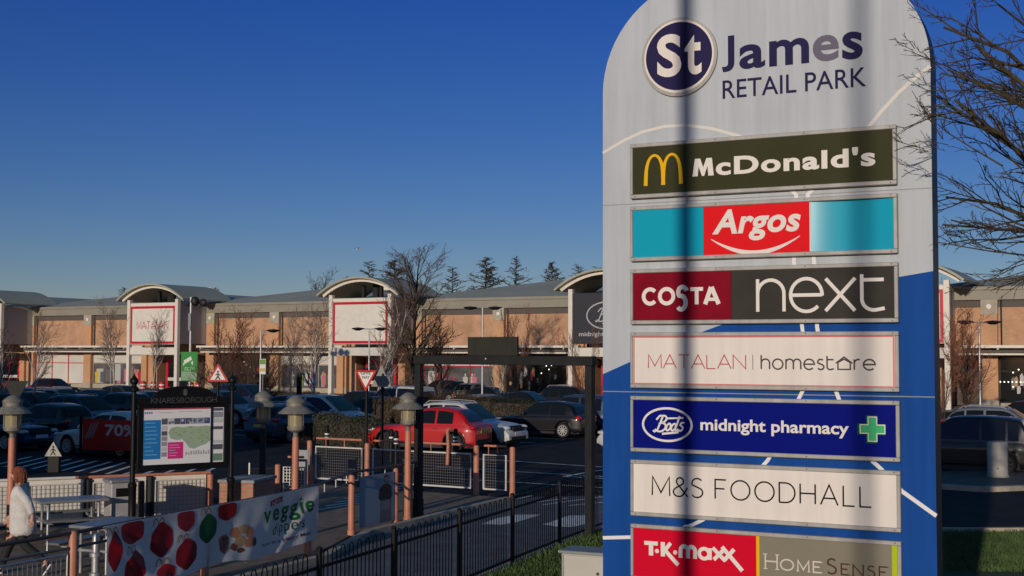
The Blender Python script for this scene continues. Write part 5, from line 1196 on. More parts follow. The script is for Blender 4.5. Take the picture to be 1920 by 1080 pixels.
# ------------------------------------------------------------------ trees
M['bark_birch'] = mat("birch_bark", (0.42, 0.38, 0.33), 0.8, var=0.4, scale=7, bump=0.2)
M['bark_dark'] = mat("dark_bark", (0.055, 0.043, 0.032), 0.9, var=0.4, scale=10, bump=0.3)
M['twig_brown'] = mat("brown_twigs", (0.10, 0.060, 0.042), 0.85, var=0.3, scale=2)
M['twig_red'] = mat("reddish_twigs", (0.24, 0.09, 0.05), 0.85, var=0.3, scale=2)
M['twig_grey'] = mat("grey_twigs", (0.075, 0.062, 0.055), 0.85, var=0.3, scale=2)
M['twig_pale'] = mat("pale_twigs", (0.22, 0.15, 0.115), 0.85, var=0.3, scale=2)
M['bark_ash'] = mat("lichened_bark", (0.060, 0.045, 0.026), 0.9, var=0.5, scale=14, bump=0.3)
M['needle'] = mat("conifer_needles", (0.050, 0.046, 0.034), 0.8, var=0.4, scale=0.8)
def grow(rng, tr, cr, p, d, L, r, lv, maxlv, up, spread, nch, wob=0.18, ratio=0.62, sides=(8, 6, 4, 3, 3, 3), droop=0.0, start=0.25, rmin=0.004):
    n = 5 if lv < 2 else 3 if lv < maxlv else 2
    r = max(r, rmin); pts = [p]; rs = [r]; dirs = [d]; dd = d
    for i in range(n):
        dd = (dd+Vector((rng.gauss(0, wob), rng.gauss(0, wob), rng.gauss(0, wob)+up-droop*(lv >= maxlv-1)))).normalized()
        pts.append(pts[-1]+dd*L/n); rs.append(max(rmin*0.6, r*(1-0.72*(i+1)/n)) if lv > 0 else r*(1-0.8*(i+1)/n)); dirs.append(dd)
    (tr if lv <= 1 else cr).tube(pts, rs, sides[min(lv, 5)], False)
    if lv >= maxlv: return
    k = nch[min(lv, len(nch)-1)]
    for j in range(k):
        t = start+(1-start)*(j+rng.random()*0.8)/k if lv == 0 else 0.15+0.85*(j+rng.random()*0.8)/k
        i = min(n-1, int(t*n)); f = t*n-i
        q = pts[i].lerp(pts[i+1], f); rr2 = lerp(rs[i], rs[i+1], f)
        az = rng.uniform(0, 2*pi); base = dirs[i+1]; o = base.orthogonal().normalized(); o = Matrix.Rotation(az, 3, base) @ o
        ang = spread*rng.uniform(0.65, 1.25)
        nd = (base*cos(ang)+o*sin(ang)).normalized()
        ll = L*ratio*rng.uniform(0.6, 1.15)*(1-0.45*t if lv == 0 else 1-0.3*t)
        grow(rng, tr, cr, q, nd, ll, min(rr2*0.75, max(rmin, rr2*0.62)), lv+1, maxlv, up, spread, nch, wob, ratio, sides, droop, start, rmin)
TREES = {}
def tree_kind(kind, seed):
    k = (kind, seed)
    if k in TREES: return TREES[k]
    rng = random.Random(seed*17+len(kind)); tr, cr = MB(), MB()
    up = Vector((0, 0, 1))
    if kind == 'birch':
        grow(rng, tr, cr, Vector((0, 0, 0)), up, 5.2, 0.085, 0, 3, 0.05, 0.62, (24, 9, 6), 0.09, 0.50, droop=0.03, start=0.34, rmin=0.0075); mats = ('bark_birch', 'twig_pale')
    elif kind == 'multi':
        for q in range(4): grow(rng, tr, cr, Vector((rng.gauss(0, 0.12), rng.gauss(0, 0.12), 0)), Vector((rng.gauss(0, 0.22), rng.gauss(0, 0.22), 1)).normalized(), 5.6*rng.uniform(0.8, 1.1), 0.06, 0, 3, 0.05, 0.55, (14, 8, 5), 0.09, 0.42, start=0.28, rmin=0.009)
        mats = ('bark_birch', 'twig_brown')
    elif kind == 'redtree':
        for q in range(3): grow(rng, tr, cr, Vector((rng.gauss(0, 0.15), rng.gauss(0, 0.15), 0)), Vector((rng.gauss(0, 0.2), rng.gauss(0, 0.2), 1)).normalized(), 5.0*rng.uniform(0.8, 1.1), 0.06, 0, 3, 0.06, 0.5, (18, 9, 5), 0.1, 0.45, droop=0.08, start=0.15, rmin=0.009)
        mats = ('bark_dark', 'twig_red')
    elif kind == 'tall':
        grow(rng, tr, cr, Vector((0, 0, 0)), up, 10.8, 0.15, 0, 3, 0.05, 0.62, (36, 12, 7), 0.05, 0.42, start=0.20, rmin=0.011); mats = ('bark_dark', 'twig_brown')
    elif kind == 'bush':
        for q in range(14): grow(rng, tr, cr, Vector((rng.gauss(0, 0.5), rng.gauss(0, 0.5), 0)), Vector((rng.gauss(0, 0.45), rng.gauss(0, 0.45), 1)).normalized(), 2.6*rng.uniform(0.7, 1.2), 0.03, 0, 2, 0.03, 0.6, (16, 9), 0.14, 0.5, start=0.1, rmin=0.009)
        mats = ('twig_brown', 'twig_brown')
    elif kind == 'bare':
        grow(rng, tr, cr, Vector((0, 0, 0)), up, 10, 0.22, 0, 3, 0.04, 0.7, (22, 9, 6), 0.07, 0.45, start=0.3, rmin=0.016); mats = ('bark_dark', 'twig_grey')
    elif kind in ('larch', 'fir'):
        h = 14.0; pts = [Vector((0, 0, 0))]
        for i in range(10): pts.append(pts[-1]+Vector((rng.gauss(0, 0.05), rng.gauss(0, 0.05), h/10)))
        tr.tube(pts, [0.24*(1-i/10.5) for i in range(11)], 6, False)
        dens = 90 if kind == 'larch' else 125
        for j in range(dens):
            t = 0.22+0.77*j/dens; z = t*h; q = pts[min(9, int(t*10))].lerp(pts[min(10, int(t*10)+1)], t*10-int(t*10))
            ln = (1-t)*h*(0.36 if kind == 'larch' else 0.40)*rng.uniform(0.45, 1.2)+0.3; az = rng.uniform(0, 6.28)
            d = Vector((cos(az), sin(az), 0.35 if t > 0.75 else 0.12)); p1 = q+d*ln*0.5; p2 = q+d*ln+Vector((0, 0, 0.10*ln))
            cr.tube([q, p1, p2], [0.045, 0.03, 0.008], 3, False)
            m_ = int(ln*(10 if kind == 'larch' else 12))+3
            for _ in range(m_):
                f = rng.uniform(0.2, 1); b = q.lerp(p2, f); e = b+Vector((rng.gauss(0, 0.3), rng.gauss(0, 0.3), rng.gauss(0, 0.16)))*(0.5+0.5*ln/2)
                cr.tube([b, e], [0.028, 0.008], 3, False)
                for __ in range(1 if kind == 'larch' else 2):
                    c = b.lerp(e, rng.random()); s_ = rng.uniform(0.05, 0.11 if kind == 'larch' else 0.16); v1 = Vector((rng.gauss(0, 1), rng.gauss(0, 1), rng.gauss(0, 1))).normalized()*s_; v2 = Vector((rng.gauss(0, 1), rng.gauss(0, 1), rng.gauss(0, 1))).normalized()*s_
                    cr.add([c, c+v1, c+v2], [(0, 1, 2)])
        mats = ('bark_dark', 'needle')
    TREES[k] = (tr.mesh("trunk", M[mats[0]], 60), cr.mesh("crown", M[mats[1]]))
    return TREES[k]
def tree(kind, seed, x, y, h, label, name, cat="tree", group=None, wide=1.0, z=0.0):
    H0 = dict(birch=5.6, multi=6.0, redtree=5.4, tall=11.2, bush=2.9, bare=11.5, larch=14.0, fir=14.0)[kind]
    a, b = tree_kind(kind, seed); k = h/H0
    t = thing(name, label, cat, (x, y, z), R.uniform(0, 6.28), group); t.scale = (k*wide, k*wide, k)
    for nm, me in (("trunk", a), ("crown", b)):
        if me.vertices: o = bpy.data.objects.new(nm, me); COL.objects.link(o); o.parent = t
    return t
def at(px, D): # point on the ground straight below a viewing direction
    return ((px-960)/2400*D*1.0, D)
g_ = "bare trees of the car park"
def T(kind, seed, px, D, h, label, name, group=g_, wide=1.0, cat="tree"): x, y = at(px, D); return tree(kind, seed, x, y, h, label, name, cat, group, wide)
T('birch', 1, 592, 56.5, 5.2, "white-trunked birch with spreading bare crown in front of the white people carrier", "birch_tree", wide=1.0)
T('multi', 1, 705, 74, 6.6, "pale many-stemmed birch before the blank red-bordered shop sign", "birch_tree")
T('tall', 1, 771, 82, 9.3, "tallest bare tree with dark trunk rising above the terrace roof", "bare_tree", wide=1.45)
T('redtree', 1, 822, 84, 6.6, "reddish twiggy tree right of the tallest bare tree", "bare_tree", wide=0.9)
T('redtree', 2, 965, 92, 6.4, "upright reddish tree below the first larch pair", "bare_tree", wide=0.65)
T('multi', 2, 935, 80, 4.6, "thin dark tree above the height barrier's board", "bare_tree", wide=0.8)
T('redtree', 3, 1095, 74, 4.9, "thin reddish tree at the height barrier's right leg", "bare_tree", wide=0.5)
T('birch', 2, 218, 92, 6.4, "slender birch left of the red-lettered shop sign", "birch_tree", wide=0.8)
T('birch', 3, 62, 66, 4.9, "slender birch in front of the left shop pilasters", "birch_tree", wide=0.8)
T('multi', 3, 8, 60, 4.4, "many-stemmed bare tree at the left picture edge", "bare_tree")
T('birch', 2, 290, 98, 5.9, "fine-twigged tree in front of the red-lettered shop sign", "birch_tree", wide=0.7)
T('redtree', 4, 432, 84, 5.6, "broad brown tree right of the green camera sign", "bare_tree", wide=1.0)
T('redtree', 1, 475, 88, 5.4, "broad brown tree behind the small parking sign", "bare_tree", wide=1.1)
T('bush', 1, 440, 80, 3.4, "brown twiggy bush below the dark shop windows", "bare_shrub", "brown shrubs", 1.3, "shrub")
T('bush', 2, 480, 82, 3.2, "brown twiggy bush between the green camera sign and a brick pilaster", "bare_shrub", "brown shrubs", 1.3, "shrub")
T('birch', 3, 545, 90, 6.0, "pale fine-twigged tree before the left side of the blank red-bordered sign", "birch_tree", wide=0.7)
T('redtree', 5, 1806, 60, 5.0, "russet weeping tree right of the totem sign", "bare_tree", wide=1.15)
T('redtree', 3, 1772, 54, 4.3, "dark russet tree hugging the totem sign's right edge", "bare_tree", wide=0.6)
T('bush', 2, 860, 63, 1.5, "clipped twiggy bush behind the silver-railed white car", "bare_shrub", "brown shrubs", 1.4, "shrub")
gb_ = "trees behind the retail terrace"
for kind, seed, px, D, h, lab in [('larch', 1, 690, 158, 15.0, "larch left of the tallest bare tree's crown behind the terrace"), ('larch', 2, 650, 156, 13.0, "small larch above the arched roof of the blank-sign entrance"),
        ('fir', 1, 737, 150, 14.6, "dense dark fir half hidden by the tallest bare tree"), ('larch', 3, 850, 158, 14.4, "slim larch just right of the tallest bare tree's crown"),
        ('fir', 2, 905, 152, 15.1, "bushiest dark conifer above the double-armed street lamp"), ('larch', 1, 962, 150, 15.0, "pointed larch between two darker conifers above the terrace roof"),
        ('fir', 3, 1036, 148, 14.2, "dark conifer above the roof left of the dark pharmacy entrance"), ('larch', 2, 1088, 146, 13.8, "slim larch right above the dark pharmacy entrance's arch"),
        ('larch', 3, 1122, 146, 13.6, "conifer half hidden by the totem sign's left edge"), ('larch', 2, 236, 165, 12.0, "small dark larch above the red-lettered entrance's arch"), ('larch', 1, 262, 168, 11.4, "low larch just right of another above the red-lettered entrance's arch"),
        ('bare', 1, 597, 150, 12.8, "thin bare tree above the roof left of the blank-sign entrance"), ('larch', 3, 880, 162, 11.8, "low dark conifer filling the gap left of the bushiest conifer"), ('larch', 2, 1000, 160, 11.4, "low conifer in the gap above the roof vent"), ('bare', 1, 1800, 120, 10.3, "tiny bare tree top above the right-hand roof edge")]:
    T(kind, seed, px, D, h, lab, "bare_tree" if kind == 'bare' else "conifer_tree", gb_, wide=1.0 if kind == 'bare' else 1.7 if px == 737 else 1.25)

# the big tree reaching in from the right
bt_ = thing("ash_tree", "large bare ash tree reaching in from the right edge past the totem sign", "tree", (5.45, 9.95, 0))
rng = random.Random(21); tr, cr = MB(), MB()
tr.tube([(0, 0, 0), (0.02, 0.03, 1.2), (-0.05, 0, 2.6), (-0.1, 0.02, 3.4), (0.05, 0, 5.5), (0.1, 0, 7.5), (0.1, 0.1, 9.5)], [0.24, 0.19, 0.17, 0.16, 0.12, 0.08, 0.03], 10, False)
LIMBS = [(4.15, (-1.0, 0.2, 0.02), 2.4, 0.030), (4.40, (-1.0, -0.2, 0.06), 2.7, 0.035), (3.95, (-1.0, 0.4, 0.50), 3.0, 0.06), (3.85, (-1.0, -0.05, 0.50), 3.3, 0.075), (4.0, (-0.9, 0.35, 0.62), 3.3, 0.07),
         (4.15, (-0.9, -0.35, 0.72), 3.2, 0.08), (4.35, (-0.9, 0.15, 0.85), 3.4, 0.08), (4.5, (-0.8, 0.5, 0.9), 3.2, 0.065), (4.7, (-0.8, -0.15, 1.0), 3.2, 0.07), (4.9, (-0.75, 0.3, 1.0), 3.0, 0.06), (5.2, (-0.7, -0.3, 1.1), 3.0, 0.06), (5.5, (-0.7, 0.2, 1.0), 2.8, 0.055), (5.8, (-0.8, 0.0, 0.8), 2.6, 0.05), (4.55, (-1.0, -0.5, 0.3), 2.9, 0.05), (4.25, (-1.0, 0.25, 0.5), 3.2, 0.06), (4.6, (-1.0, 0.1, 0.6), 3.0, 0.055), (4.75, (-1.0, 0.05, 0.3), 2.8, 0.05), (5.0, (-1.0, -0.05, 0.55), 2.8, 0.05),
         (4.0, (0.9, 0.2, 0.5), 3.2, 0.08), (4.6, (0.8, -0.5, 0.6), 3.2, 0.08), (5.0, (0.2, 0.9, 0.7), 3.2, 0.07), (5.2, (0.1, -0.9, 0.8), 3.0, 0.07), (6.0, (0.6, 0.3, 1.0), 2.8, 0.06), (6.4, (-0.4, 0.3, 1.0), 2.6, 0.05)]
for z, d, L, r in LIMBS:
    grow(rng, tr, cr, Vector((0, 0, z)), Vector(d).normalized(), L*(0.92 if d[0] > -0.5 or d[2] > 0.45 else 0.86)*(0.86 if d[2] > 0.45 else 1), r*0.52, 1, 4, 0.03, 0.55, (9, 13, 7, 3), 0.14, 0.38, sides=(8, 6, 5, 4, 3, 3), rmin=0.0035)
for mb in (tr, cr):      # nothing grows further left than the twig tips in front of the sign's edge
    keep = [i for i, f_ in enumerate(mb.f) if min(mb.v[k][0] for k in f_) > (-2.36 if mb.v[f_[0]][2] > 5.05 else -1.92)+0.16*sin(7*mb.v[f_[0]][2])]
    mb.f = [mb.f[i] for i in keep]; mb.mi = [mb.mi[i] for i in keep]
tr.build("trunk", M['bark_ash'], bt_, 60); cr.build("crown", M['bark_ash'], bt_)

# ------------------------------------------------------------------ hedges
M['leaf'] = mat("hedge_leaves", (0.030, 0.033, 0.014), 0.65, var=0.45, scale=3)
M['leaf_brown'] = mat("brown_hedge_leaves", (0.075, 0.048, 0.022), 0.7, var=0.4, scale=3)
def hedge(x, y, rz, L, W, H, label, m='leaf', name="hedge", n=None, cat="hedge"):
    t = thing(name, label, cat, (x, y, 0), rz)
    rh = random.Random(int(abs(x*31+y*17))); core = MB(); lv = MB()
    nx, ny = max(3, int(L/0.35)), 4; vs = []
    core.box(0.12, L-0.12, 0.12, W-0.12, 0, H-0.14); core.build("stems", M['bark_dark'], t)
    n = n or int((L*W+2*L*H+2*W*H)*330)
    for _ in range(n):
        f = rh.random()
        if f < 0.35: p = Vector((rh.uniform(0, L), rh.uniform(0, W), H-abs(rh.gauss(0, 0.07))))
        elif f < 0.85: p = Vector((rh.uniform(0, L), abs(rh.gauss(0, 0.06)) if rh.random() < 0.75 else W-abs(rh.gauss(0, 0.06)), rh.uniform(0.02, H)))
        else: p = Vector((abs(rh.gauss(0, 0.06)) if rh.random() < 0.5 else L-abs(rh.gauss(0, 0.06)), rh.uniform(0, W), rh.uniform(0.02, H)))
        p.z += 0.07*sin(p.x*2.3+p.y)+0.05*sin(p.x*5.1+1)+(rh.uniform(0, 0.12) if rh.random() < 0.15 else 0); p.y += 0.06*sin(p.x*3.1)
        p.z = max(0.02, p.z)
        a = Vector((rh.gauss(0, 1), rh.gauss(0, 1), rh.gauss(0, 1))).normalized(); b = a.orthogonal().normalized(); s_ = rh.uniform(0.022, 0.05)
        lv.add([p-a*s_, p+b*s_*0.5, p+a*s_, p-b*s_*0.5], [(0, 1, 2, 3)])
    lv.build("foliage", M[m], t)
hedge(-7.7, 49.6, radians(-54), 4.4, 1.1, 1.06, "dark clipped hedge below the white birch left of the red crossover")
hedge(-5.5, 50.6, radians(-40), 1.7, 1.4, 1.60, "russet-brown rounded hedge behind the GIVE WAY sign", 'leaf_brown')
hedge(-4.9, 60.0, radians(-8), 4.2, 1.3, 1.42, "long brownish clipped hedge above the bright red crossover", 'leaf_brown')
hedge(-1.0, 57.0, radians(-8), 2.1, 1.3, 1.42, "dark rounded hedge between the white utility car and black hatchback")
hedge(-27.5, 88.0, TH, 17.0, 1.4, 1.0, "low hedge across the far end of the car park", 'leaf_brown')
hedge(-9.4, 51.2, radians(-54), 1.7, 0.9, 0.72, "low dark bush at the foot of the white birch", cat="bush", name="low_bush")

# ------------------------------------------------------------------ road signs and street furniture
def tri(r, up=True, c=(0, 0)): return [(c[0]+r*sin(q), c[1]+r*cos(q)*(1 if up else -1)) for q in (0, 2*pi/3, 4*pi/3)]
def trisign(name, x, y, z, rz, up, size, label, kind, post=True, postmat='black_iron', back=True):
    t = thing(name, label, "road sign", (x, y, 0), rz)
    m = MB()
    if post: m.lathe([(0.0001, 0), (0.045, 0), (0.045, z+0.25), (0.0001, z+0.26)], 10, (0, 0.06, 0)); m.build("post", M[postmat], t, 40)
    r = size*0.62
    m = MB(); m.prism([(a, b+z) for a, b in tri(r, up)], 0.0, 0.012); pl = m.build("plate", M['grey_iron'] if back else mat('sign_back_grey', (0.30, 0.29, 0.27), 0.6), t)
    if kind in ('giveway', 'walk'):
        m = MB(); m.use(0); m.flat([(a, b+z) for a, b in tri(r*0.985, up)], -0.002); m.use(1); m.flat([(a, b+z) for a, b in tri(r*0.70, up)], -0.004); m.build("sign_face", [M['red'], M['white']], pl)
        m = MB()
        if kind == 'giveway': m.text("GIVE", -0.16, z+0.075, 0.16, z+0.165, -0.006, bold=0.015); m.text("WAY", -0.125, z-0.045, 0.125, z+0.045, -0.006, bold=0.015)
        else:
            m.flat([(a, b+z+0.10*r) for a, b in A(0, 0.20*r, 0.08*r, 0.08*r, 0, 360, 10)[:-1]], -0.006)
            m.stroke([(0, z+0.18*r), (0.0, z-0.06*r), (-0.18*r, z-0.34*r)], 0.09*r, -0.006); m.stroke([(0.0, z-0.06*r), (0.17*r, z-0.33*r)], 0.09*r, -0.0065); m.stroke([(-0.2*r, z+0.02*r), (0, z+0.16*r), (0.19*r, z-0.02*r)], 0.07*r, -0.0062)
        m.build("symbol", M['ink'], pl)
    return t
trisign("give_way_sign", -4.05, 35.6, 2.80, radians(-22), False, 0.64, "red and white GIVE WAY triangle on a black post", 'giveway')
trisign("road_sign", -3.72, 36.6, 2.72, radians(-30), True, 0.66, "plain grey back of a triangular road sign behind the GIVE WAY triangle", 'back', back=False)
trisign("pedestrian_sign", -8.93, 39.0, 2.78, radians(5), True, 0.60, "red-bordered walking pedestrian warning triangle behind the map board's right post", 'walk')
trisign("road_sign", -12.75, 33.0, 2.52, radians(-12), False, 0.66, "dark back of an inverted triangle road sign above the left lantern lamp", 'back')
t = thing("pedestrian_bollard", "low black bollard topped by a small walking pedestrian triangle", "bollard", (-13.17, 37.0, 0), 0.1)
m = MB(); m.bbox(-0.17, 0.17, 0, 0.22, 0, 0.56, 0.02); m.build("bollard_body", M['black_iron'], t)
m = MB(); m.use(0); m.prism([(a, b+0.62) for a, b in tri(0.31)], -0.02, -0.005); m.use(1); m.flat([(a, b+0.62) for a, b in tri(0.28)], -0.0215); m.use(0)
m.flat(A(0, 0.75, 0.03, 0.03, 0, 360, 10)[:-1], -0.023); m.stroke([(0, 0.71), (0, 0.62), (-0.07, 0.51)], 0.03, -0.023); m.stroke([(0, 0.62), (0.06, 0.51)], 0.03, -0.0235); m.stroke([(-0.07, 0.64), (0, 0.70), (0.07, 0.63)], 0.025, -0.0232)
m.build("sign_plate", [M['ink'], mat("sign_cream", (0.42, 0.41, 0.35), 0.5)], t)
def bollard(x, y, label, h=1.05):
    t = thing("black_bollard", label, "bollard", (x, y, 0), group="black bollards with pale bands")
    m = MB(); m.lathe([(0.0001, 0), (0.09, 0), (0.08, 0.05), (0.072, h-0.22), (0.085, h-0.21), (0.085, h-0.17), (0.072, h-0.16), (0.072, h-0.03), (0.04, h), (0.0001, h+0.01)], 14); m.build("bollard_body", M['black_iron'], t, 40)
    m = MB()
    for z in (h-0.42, h-0.30): m.lathe([(0.0735, z), (0.0755, z+0.005), (0.0755, z+0.05), (0.0735, z+0.055)], 14)
    m.build("reflective_band", M['white'], t, 40)
bollard(-6.16, 42.9, "black banded bollard standing alone in the shade left of the GIVE WAY post")
bollard(-3.85, 41.2, "left one of two close black banded bollards before the red crossover's front wheel"); bollard(-3.62, 40.4, "right one of two close black banded bollards before the red crossover's front wheel"); bollard(-1.80, 41.5, "black banded bollard in front of the red crossover's rear wheel")
t = tag(MB().bbox(-0.11, 0.11, -0.11, 0.11, 0, 3.0, 0.02).build("black_post", M['black_iron'], None, loc=(-9.6, 58.0, 0)), "square black post rising behind the lantern lamp near the white birch", "post")
t = thing("waste_pillar", "round pale concrete pillar on the kerb right of the totem sign", "bollard", (13.45, 35.6, 0.126))
m = MB(); m.lathe([(0.0001, 0), (0.30, 0), (0.30, 0.02), (0.275, 0.04), (0.275, 0.93), (0.25, 0.96), (0.0001, 0.97)], 22); m.build("pillar_body", mat("concrete", (0.40, 0.385, 0.34), 0.8, var=0.15, scale=6), t, 40)
m = MB(); m.cyl((-0.10, -0.275, 0.25), (-0.10, -0.262, 0.25), 0.02, n=8); m.build("fixing", M['ink'], t)
def lampcol(px, D, h, two, label, sz_=1.0, rz=0.0):
    x, y = at(px, D); t = thing("car_park_lamp", label, "street lamp", (x, y, 0), rz, "car park lamp columns")
    m = MB(); m.lathe([(0.0001, 0), (0.085, 0), (0.085, 1.2), (0.055, 1.3), (0.045, h), (0.0001, h)], 10); m.build("pole", M['galv'], t, 40)
    m = MB(); m.cyl((-0.35 if two else 0, 0, h-0.02), (0.35, 0, h-0.02), 0.03, n=6); m.build("arm", M['galv'], t)
    for s in ((-1, 1) if two else (1,)):
        m = MB(); m.lathe([(0.0001, -0.12), (0.12, -0.12), (0.36*sz_, -0.02), (0.38*sz_, 0.03), (0.1, 0.07), (0.0001, 0.08)], 14, (s*0.68, 0, h)); m.build("lamp_head", M['grey_iron'], t, 50)
lampcol(905, 70, 6.0, True, "double-headed lamp column above the height barrier's board"); lampcol(693, 76, 4.95, True, "double-headed lamp column in front of the blank red-bordered sign"); lampcol(1836, 60, 5.05, True, "double-headed lamp column before the right-hand brick wall", rz=0.1); lampcol(490, 72, 4.75, False, "single-headed lamp column carrying a small green and yellow notice")
x, y = at(494, 71.6); t = thing("parking_notice", "small green and yellow parking notice on a thin lamp column", "sign", (x, y, 0), TH)
m = MB(); m.use(0); m.rect(-0.22, 2.3, 0.22, 3.15, -0.012); m.use(1); m.rect(-0.2, 2.85, 0.2, 3.12, -0.0135); m.use(2); m.rect(-0.2, 2.45, 0.2, 2.62, -0.0135)
m.use(3); m.box(-0.22, 0.22, -0.011, 0.011, 2.3, 3.15); m.box(-0.02, 0.02, 0.0115, 0.05, 0, 3.15); m.build("plate", [M['white'], mat("notice_green", (0.16, 0.33, 0.06), 0.5), mat("notice_yellow", (0.55, 0.45, 0.1), 0.5), M['galv']], t)
# camera mast with green sign
x, y = at(358, 88); t = thing("camera_mast", "grey camera mast with a green CCTV sign in front of the red-lettered entrance", "camera mast", (x, y, 0), TH)
m = MB(); m.lathe([(0.0001, 0), (0.10, 0), (0.09, 7.3), (0.0001, 7.4)], 12); m.bbox(-0.12, 0.12, -0.15, -0.095, 5.0, 6.2, 0.01); m.build("mast", M['galv'], t, 40)
m = MB(); m.ell((0.55, -0.2, 7.0), (0.30, 0.30, 0.34)); m.ell((1.1, 0, 6.9), (0.32, 0.2, 0.28)); m.tube([(0, 0, 6.9), (1.1, 0, 6.9)], 0.06, 6); m.bbox(-0.5, -0.1, -0.2, 0.2, 6.7, 7.0, 0.03); m.build("camera", M['trim'], t, 50)
m = MB(); m.use(0); m.box(-0.55, 0.95, -0.30, -0.27, 1.55, 3.55); m.use(1); m.flat([(-0.3, 2.95), (0.35, 3.25), (0.45, 3.02), (-0.2, 2.72)], -0.302); m.flat([(0.36, 2.82), (0.56, 2.95), (0.52, 2.62)], -0.302); m.flat([(-0.36, 2.75), (-0.24, 2.85), (-0.22, 2.65), (-0.34, 2.60)], -0.302); m.use(2); m.rect(-0.5, 1.62, 0.9, 2.2, -0.302)
m.use(1); m.text("CCTV", -0.2, 2.28, 0.6, 2.5, -0.3025); sg = m.build("green_sign", [mat("sign_green", (0.05, 0.27, 0.06), 0.5), M['white'], mat("sign_pale_green", (0.25, 0.38, 0.25), 0.5)], t)
# red and white barrels by the shops
for k, (px, D) in enumerate(((271, 108), (290, 107.5), (306, 107), (360, 106), (374, 105.5))):
    x, y = at(px, D); t = thing("red_bollard", ["leftmost red banded bollard before the red-lettered entrance", "second red banded bollard from the left at the red-lettered entrance", "red banded bollard just left of the camera mast", "red banded bollard just right of the camera mast", "rightmost red banded bollard right of the green camera sign"][k], "bollard", (x, y, 0), group="red bollards at the shops")
    m = MB(); m.lathe([(0.0001, 0), (0.26, 0), (0.24, 1.0), (0.15, 1.08), (0.0001, 1.1)], 12); m.build("bollard_body", M['red'], t, 40)
    m = MB()
    for z in (0.45, 0.75): m.lathe([(0.256, z), (0.258, z+0.01), (0.256, z+0.10), (0.253, z+0.11)], 12)
    m.build("band", M['white'], t, 40)
# red 70 banner on its rail in front of the white car
p = Vector(S(-35.2, 29.35)); t = thing("sale_banner", "dull red banner lettered 70 tied to black posts in front of the white car", "banner", (-14.05, 42.1, 0), TH+radians(10))
m = MB(); nx_ = 24
for i in range(nx_+1):
    for j in range(9): xx = 3.0*i/nx_; zz = 0.30+1.02*j/8; m.v.append((xx, 0.03*sin(xx*2.4+zz*3)+0.018*sin(5*xx-4*zz), zz-0.04*sin(pi*xx/3.0)*(j/8)))
for i in range(nx_):
    for j in range(8): a = i*9+j; m.f.append((a, a+9, a+10, a+1)); m.mi.append(0)
m.build("sheet", cloth("banner_red", (0.62, 0.03, 0.022), 0.3), t, 180)
m = MB(); m.use(0); m.text("70%", 0.92, 0.76, 2.15, 1.14, -0.055, bold=0.03)
m.use(1); 
for k in range(3): m.stroke([(0.16+0.12*k, 0.64+0.03*k), (0.42+0.12*k, 1.16+0.02*k)], 0.075, -0.055-0.0005*k)
m.build("printed_lettering", [cloth("banner_white", (0.62, 0.60, 0.58), 0.2), cloth("banner_pink", (0.48, 0.25, 0.24), 0.2)], t)
m = MB(); m.flat([(0.9, 0.36), (2.9, 0.40), (2.9, 0.62), (1.6, 0.60), (1.1, 0.78)], -0.05); m.build("printed_wave", cloth("banner_dull_red", (0.45, 0.04, 0.03), 0.2), t)
for xx in (-0.06, 3.06): m = MB(); m.bbox(xx-0.035, xx+0.035, -0.035, 0.035, 0, 1.42, 0.006); m.build("post", M['black_iron'], t)
# gull
g = thing("gull", "tiny white gull in flight above the terrace roof", "bird", (-9.7, 80, 10.0), 0.6); g.scale = (0.6, 0.6, 0.6)
m = MB(); m.ell((0, 0, 0), (0.22, 0.07, 0.07)); m.ell((0.24, 0, 0.03), (0.07, 0.05, 0.05)); m.add([(-0.2, -0.03, 0), (-0.2, 0.03, 0), (-0.38, 0.06, 0), (-0.38, -0.06, 0)], [(0, 1, 2, 3)])
for s in (1, -1): m.add([(0.10, s*0.05, 0.04), (-0.08, s*0.05, 0.04), (-0.02, s*0.35, 0.16), (0.10, s*0.33, 0.16), (-0.12, s*0.72, 0.08)], [(0, 1, 2, 3), (3, 2, 4)])
m.build("bird_body", M['white'], g, 50)

# ------------------------------------------------------------------ the walking woman
wm = thing("person", "red-haired woman in white jacket and black trousers walking left along the terrace", "person", (-7.62, 20.1, 0), radians(188))
# local frame: +x is the way she walks, z up; left side is +y
M['skin'] = mat("skin", (0.56, 0.32, 0.24), 0.55, var=0.06, scale=20)
M['hair'] = mat("auburn_hair", (0.22, 0.065, 0.03), 0.5, var=0.35, scale=30)
M['jacket'] = mat("white_jacket", (0.62, 0.60, 0.57), 0.8, var=0.10, scale=7, bump=1.0, bscale=11)
M['trouser'] = mat("black_trousers", (0.012, 0.012, 0.013), 0.8)
def skin(name, verts, edges, radii, root, m, parent, sub=2):
    me = bpy.data.meshes.new(name); me.from_pydata(verts, edges, []); o = bpy.data.objects.new(name, me); COL.objects.link(o); o.parent = parent
    md = o.modifiers.new("skin", 'SKIN'); sv = me.skin_vertices[0].data
    for v, r in zip(sv, radii): v.radius = r if isinstance(r, tuple) else (r, r); v.use_root = False
    sv[root].use_root = True; md.use_smooth_shade = True
    ss = o.modifiers.new("smooth", 'SUBSURF'); ss.levels = sub; ss.render_levels = sub
    dg = bpy.context.evaluated_depsgraph_get(); dg.update()
    nm = bpy.data.meshes.new_from_object(o.evaluated_get(dg)); o.modifiers.clear(); o.data = nm; nm.materials.clear(); nm.materials.append(m)
    nm.polygons.foreach_set("use_smooth", [True]*len(nm.polygons)); return o
V = []; E = []; RR = []
def J(p, r, par=None):
    V.append(p); RR.append(r)
    if par is not None: E.append((par, len(V)-1))
    return len(V)-1
